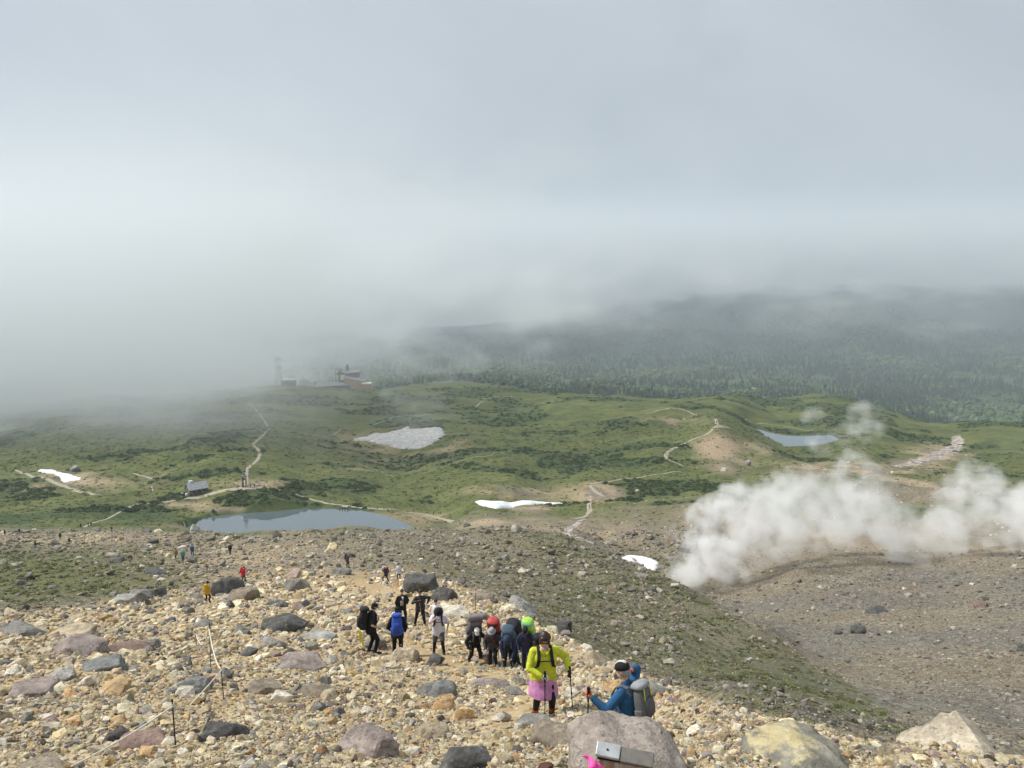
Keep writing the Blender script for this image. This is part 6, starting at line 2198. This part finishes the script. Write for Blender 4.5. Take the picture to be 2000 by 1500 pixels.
# ------------------------------------------------------------------ air: haze, cloud, fog, steam
def vol_material(name, color, density_socket_builder, aniso=0.0, step=1.0):
    m = bpy.data.materials.new(name)
    m.use_nodes = True
    t = m.node_tree
    t.nodes.clear()
    o = N(t, 'ShaderNodeOutputMaterial')
    v = N(t, 'ShaderNodeVolumePrincipled', ins={'Color': rgba(color), 'Anisotropy': aniso, 'Density': 0.0})
    v.inputs['Density Attribute'].default_value = ''
    L(t, v.outputs[0], o.inputs['Volume'])
    d = density_socket_builder(t)
    if isinstance(d, bpy.types.NodeSocket): L(t, d, v.inputs['Density'])
    else: v.inputs['Density'].default_value = d
    m.cycles.volume_step_rate = step
    return m


def box_obj(name, lo, hi, mat):
    x0, y0, z0 = lo
    x1, y1, z1 = hi
    v = [(x0, y0, z0), (x1, y0, z0), (x1, y1, z0), (x0, y1, z0), (x0, y0, z1), (x1, y0, z1), (x1, y1, z1), (x0, y1, z1)]
    return link(name, mesh_of(name, v, [(0, 3, 2, 1), (4, 5, 6, 7), (0, 1, 5, 4), (1, 2, 6, 5), (2, 3, 7, 6), (3, 0, 4, 7)], mat))


def vm(t, op, a, b=None, c=None, clamp=False):
    n = N(t, 'ShaderNodeMath', operation=op, use_clamp=clamp)
    for k, q in enumerate((a, b, c)):
        if q is None: continue
        if isinstance(q, bpy.types.NodeSocket): L(t, q, n.inputs[k])
        else: n.inputs[k].default_value = q
    return n.outputs[0]


def vnoise_node(t, pos, scale, detail, rough=.5, offs=(0, 0, 0)):
    mp_ = N(t, 'ShaderNodeMapping', ins={'Scale': scale, 'Location': offs})
    L(t, pos, mp_.inputs[0])
    n = N(t, 'ShaderNodeTexNoise', ins={'Scale': 1.0, 'Detail': detail, 'Roughness': rough})
    L(t, mp_.outputs[0], n.inputs['Vector'])
    return n.outputs['Fac']


def vstep(t, a, b, x):
    n = N(t, 'ShaderNodeMapRange', interpolation_type='SMOOTHSTEP', ins={'From Min': a, 'From Max': b})
    L(t, x, n.inputs['Value'])
    return n.outputs[0]


def coords(t):
    g_ = N(t, 'ShaderNodeNewGeometry').outputs['Position']
    s_ = N(t, 'ShaderNodeSeparateXYZ')
    L(t, g_, s_.inputs[0])
    return g_, s_.outputs[0], s_.outputs[1], s_.outputs[2]


HAZE = 0.00012
hz_top = 580.0
haze = box_obj('haze', (-9900, -300, float(GZ.min()) - 1.0), (9900, 9990, hz_top), vol_material('thin_haze', (.79, .875, .96), lambda t: HAZE, 0.2))
tag(haze, kind='stuff')


def cloud_density(t):
    p_, x, y, z = coords(t)
    n = vnoise_node(t, p_, (.0024, .0017, .0048), 6, .62)
    # the cloud's base sinks to the left and rises to the right
    side = vm(t, 'DIVIDE', x, y)
    base = vm(t, 'ADD', vm(t, 'MULTIPLY', vstep(t, -.22, .45, side), 285.0), -330.0)
    hgt = vm(t, 'SUBTRACT', z, base)
    q = vm(t, 'ADD', vm(t, 'DIVIDE', hgt, 170.0), vm(t, 'MULTIPLY', vm(t, 'SUBTRACT', n, .5), 5.6))
    d = vstep(t, .2, 1.5, q)
    top = vm(t, 'SUBTRACT', 1.0, vstep(t, -40, 560, z))
    near = vstep(t, 3000, 4500, y)
    return vm(t, 'MULTIPLY', vm(t, 'MULTIPLY', d, top), vm(t, 'MULTIPLY', near, .0042))


cloud = box_obj('cloud_bank', (-6500, 2600, float(GZ.min()) - .5), (6500, 9960, 572), vol_material('cloud', (.755, .79, .83), cloud_density, 0.0, 1.0))
tag(cloud, kind='stuff')


def fog_density(t):
    p_, x, y, z = coords(t)
    n = vnoise_node(t, p_, (.0072, .0048, .0125), 6, .6, (3.1, .4, 0))
    side = vm(t, 'DIVIDE', x, y)
    lf = vm(t, 'SUBTRACT', 1.0, vstep(t, -.68, -.02, side))
    fr = vstep(t, 388, 580, y)
    up = vstep(t, -120, 30, z)
    q = vm(t, 'ADD', vm(t, 'ADD', vm(t, 'MULTIPLY', lf, 1.75), vm(t, 'MULTIPLY', up, .62)), vm(t, 'MULTIPLY', vm(t, 'SUBTRACT', n, .5), 5.4))
    q = vm(t, 'SUBTRACT', q, vm(t, 'MULTIPLY', vstep(t, -.12, .22, side), .55))
    d = vstep(t, .28, 1.8, q)
    top = vm(t, 'SUBTRACT', 1.0, vstep(t, -60, 180, z))
    end = vm(t, 'SUBTRACT', 1.0, vstep(t, 1400, 2100, y))
    return vm(t, 'MULTIPLY', vm(t, 'MULTIPLY', vm(t, 'MULTIPLY', d, fr), vm(t, 'MULTIPLY', top, end)), .0078)


fog = box_obj('fog_bank', (-1900, 385, float(GZ.min()) - .5), (1500, 2120, 192), vol_material('ground_fog', (.865, .895, .915), fog_density, 0.0, 1.0))
tag(fog, kind='stuff')
M_STEAM = vol_material('steam', (.998, .998, 1.0), steam_density, 0.0, 1.0)


def volume_of(name, me, mat, voxel, band, label=None):
    o = link(name, me)
    ng = bpy.data.node_groups.new(name + '_fill', 'GeometryNodeTree')
    ng.interface.new_socket('Geometry', in_out='INPUT', socket_type='NodeSocketGeometry')
    ng.interface.new_socket('Geometry', in_out='OUTPUT', socket_type='NodeSocketGeometry')
    gi, go = N(ng, 'NodeGroupInput'), N(ng, 'NodeGroupOutput')
    mv = N(ng, 'GeometryNodeMeshToVolume', resolution_mode='VOXEL_SIZE')
    mv.inputs['Density'].default_value = 1.0
    mv.inputs['Voxel Size'].default_value = voxel
    mv.inputs['Interior Band Width'].default_value = band
    sm = N(ng, 'GeometryNodeSetMaterial')
    sm.inputs['Material'].default_value = mat
    L(ng, gi.outputs[0], mv.inputs['Mesh']); L(ng, mv.outputs[0], sm.inputs[0]); L(ng, sm.outputs[0], go.inputs[0])
    md = o.modifiers.new('fill', 'NODES'); md.node_group = ng
    me.materials.append(mat)
    return tag(o, label, kind='stuff')


volume_of('steam', me_steam, M_STEAM, .6, 2.8)
bm = bmesh.new()
for px, py, rp, Y in [(1640,880,26,330),(1660,850,30,332),(1690,825,34,334),(1700,840,26,334),(1600,860,24,335),(1590,820,24,338),(1670,880,22,331),(1620,840,20,336)]:
    c = Vector(at(px, py, Y)); r = rp * 1.35 * c.length / FPX
    bmesh.ops.create_icosphere(bm, subdivisions=3, radius=r, matrix=Matrix.Translation(c))
me2 = bpy.data.meshes.new('steam_wisp'); bm.to_mesh(me2); bm.free()


def wisp_density(t):
    a = N(t, 'ShaderNodeAttribute', attribute_name='density')
    p_, x, y, z = coords(t)
    n = vnoise_node(t, p_, (.11, .11, .11), 4, .6)
    q = vm(t, 'ADD', a.outputs['Fac'], vm(t, 'MULTIPLY', vm(t, 'SUBTRACT', n, .46), 2.6))
    return vm(t, 'MULTIPLY', vm(t, 'MULTIPLY', vstep(t, .25, 1.2, q), vstep(t, .02, .3, a.outputs['Fac'])), .06)


volume_of('steam_wisp', me2, vol_material('thin_steam', (.985, .99, 1.0), wisp_density), 1.2, 7.0)
# thin mist drifting over the meadow, left and centre
for nm, puffs, dens in (('mist', [(770,770,26,640),(800,785,26,630),(830,800,26,620),(860,820,26,610),(890,842,24,600),(920,862,22,595),(850,790,22,640),(900,820,22,620)], .016),
                        ('mist', [(470,800,46,600),(420,830,50,570),(370,845,50,560),(300,850,55,550),(220,850,55,545),(140,850,55,540),(60,855,55,540),(-20,855,55,540),(520,770,40,640),(450,770,50,650),(540,820,30,580)], .010)):
    bm = bmesh.new()
    for px, py, rp, Y in puffs:
        c = Vector(at(px, py, Y)); r = rp * 1.3 * c.length / FPX
        bmesh.ops.create_icosphere(bm, subdivisions=3, radius=1, matrix=Matrix.Translation(c) @ Matrix.Diagonal((r * 1.3, r * 1.6, r, 1)))
    mm = bpy.data.meshes.new(nm); bm.to_mesh(mm); bm.free()

    def mist_density(t, k=dens):
        a = N(t, 'ShaderNodeAttribute', attribute_name='density')
        p_, x, y, z = coords(t)
        n = vnoise_node(t, p_, (.030, .022, .05), 5, .6)
        q = vm(t, 'ADD', a.outputs['Fac'], vm(t, 'MULTIPLY', vm(t, 'SUBTRACT', n, .56), 4.2))
        return vm(t, 'MULTIPLY', vm(t, 'MULTIPLY', vstep(t, .2, 1.5, q), vstep(t, .02, .4, a.outputs['Fac'])), k)

    volume_of(nm, mm, vol_material('drifting_mist', (.94, .955, .97), mist_density), 2.4, 16.0)
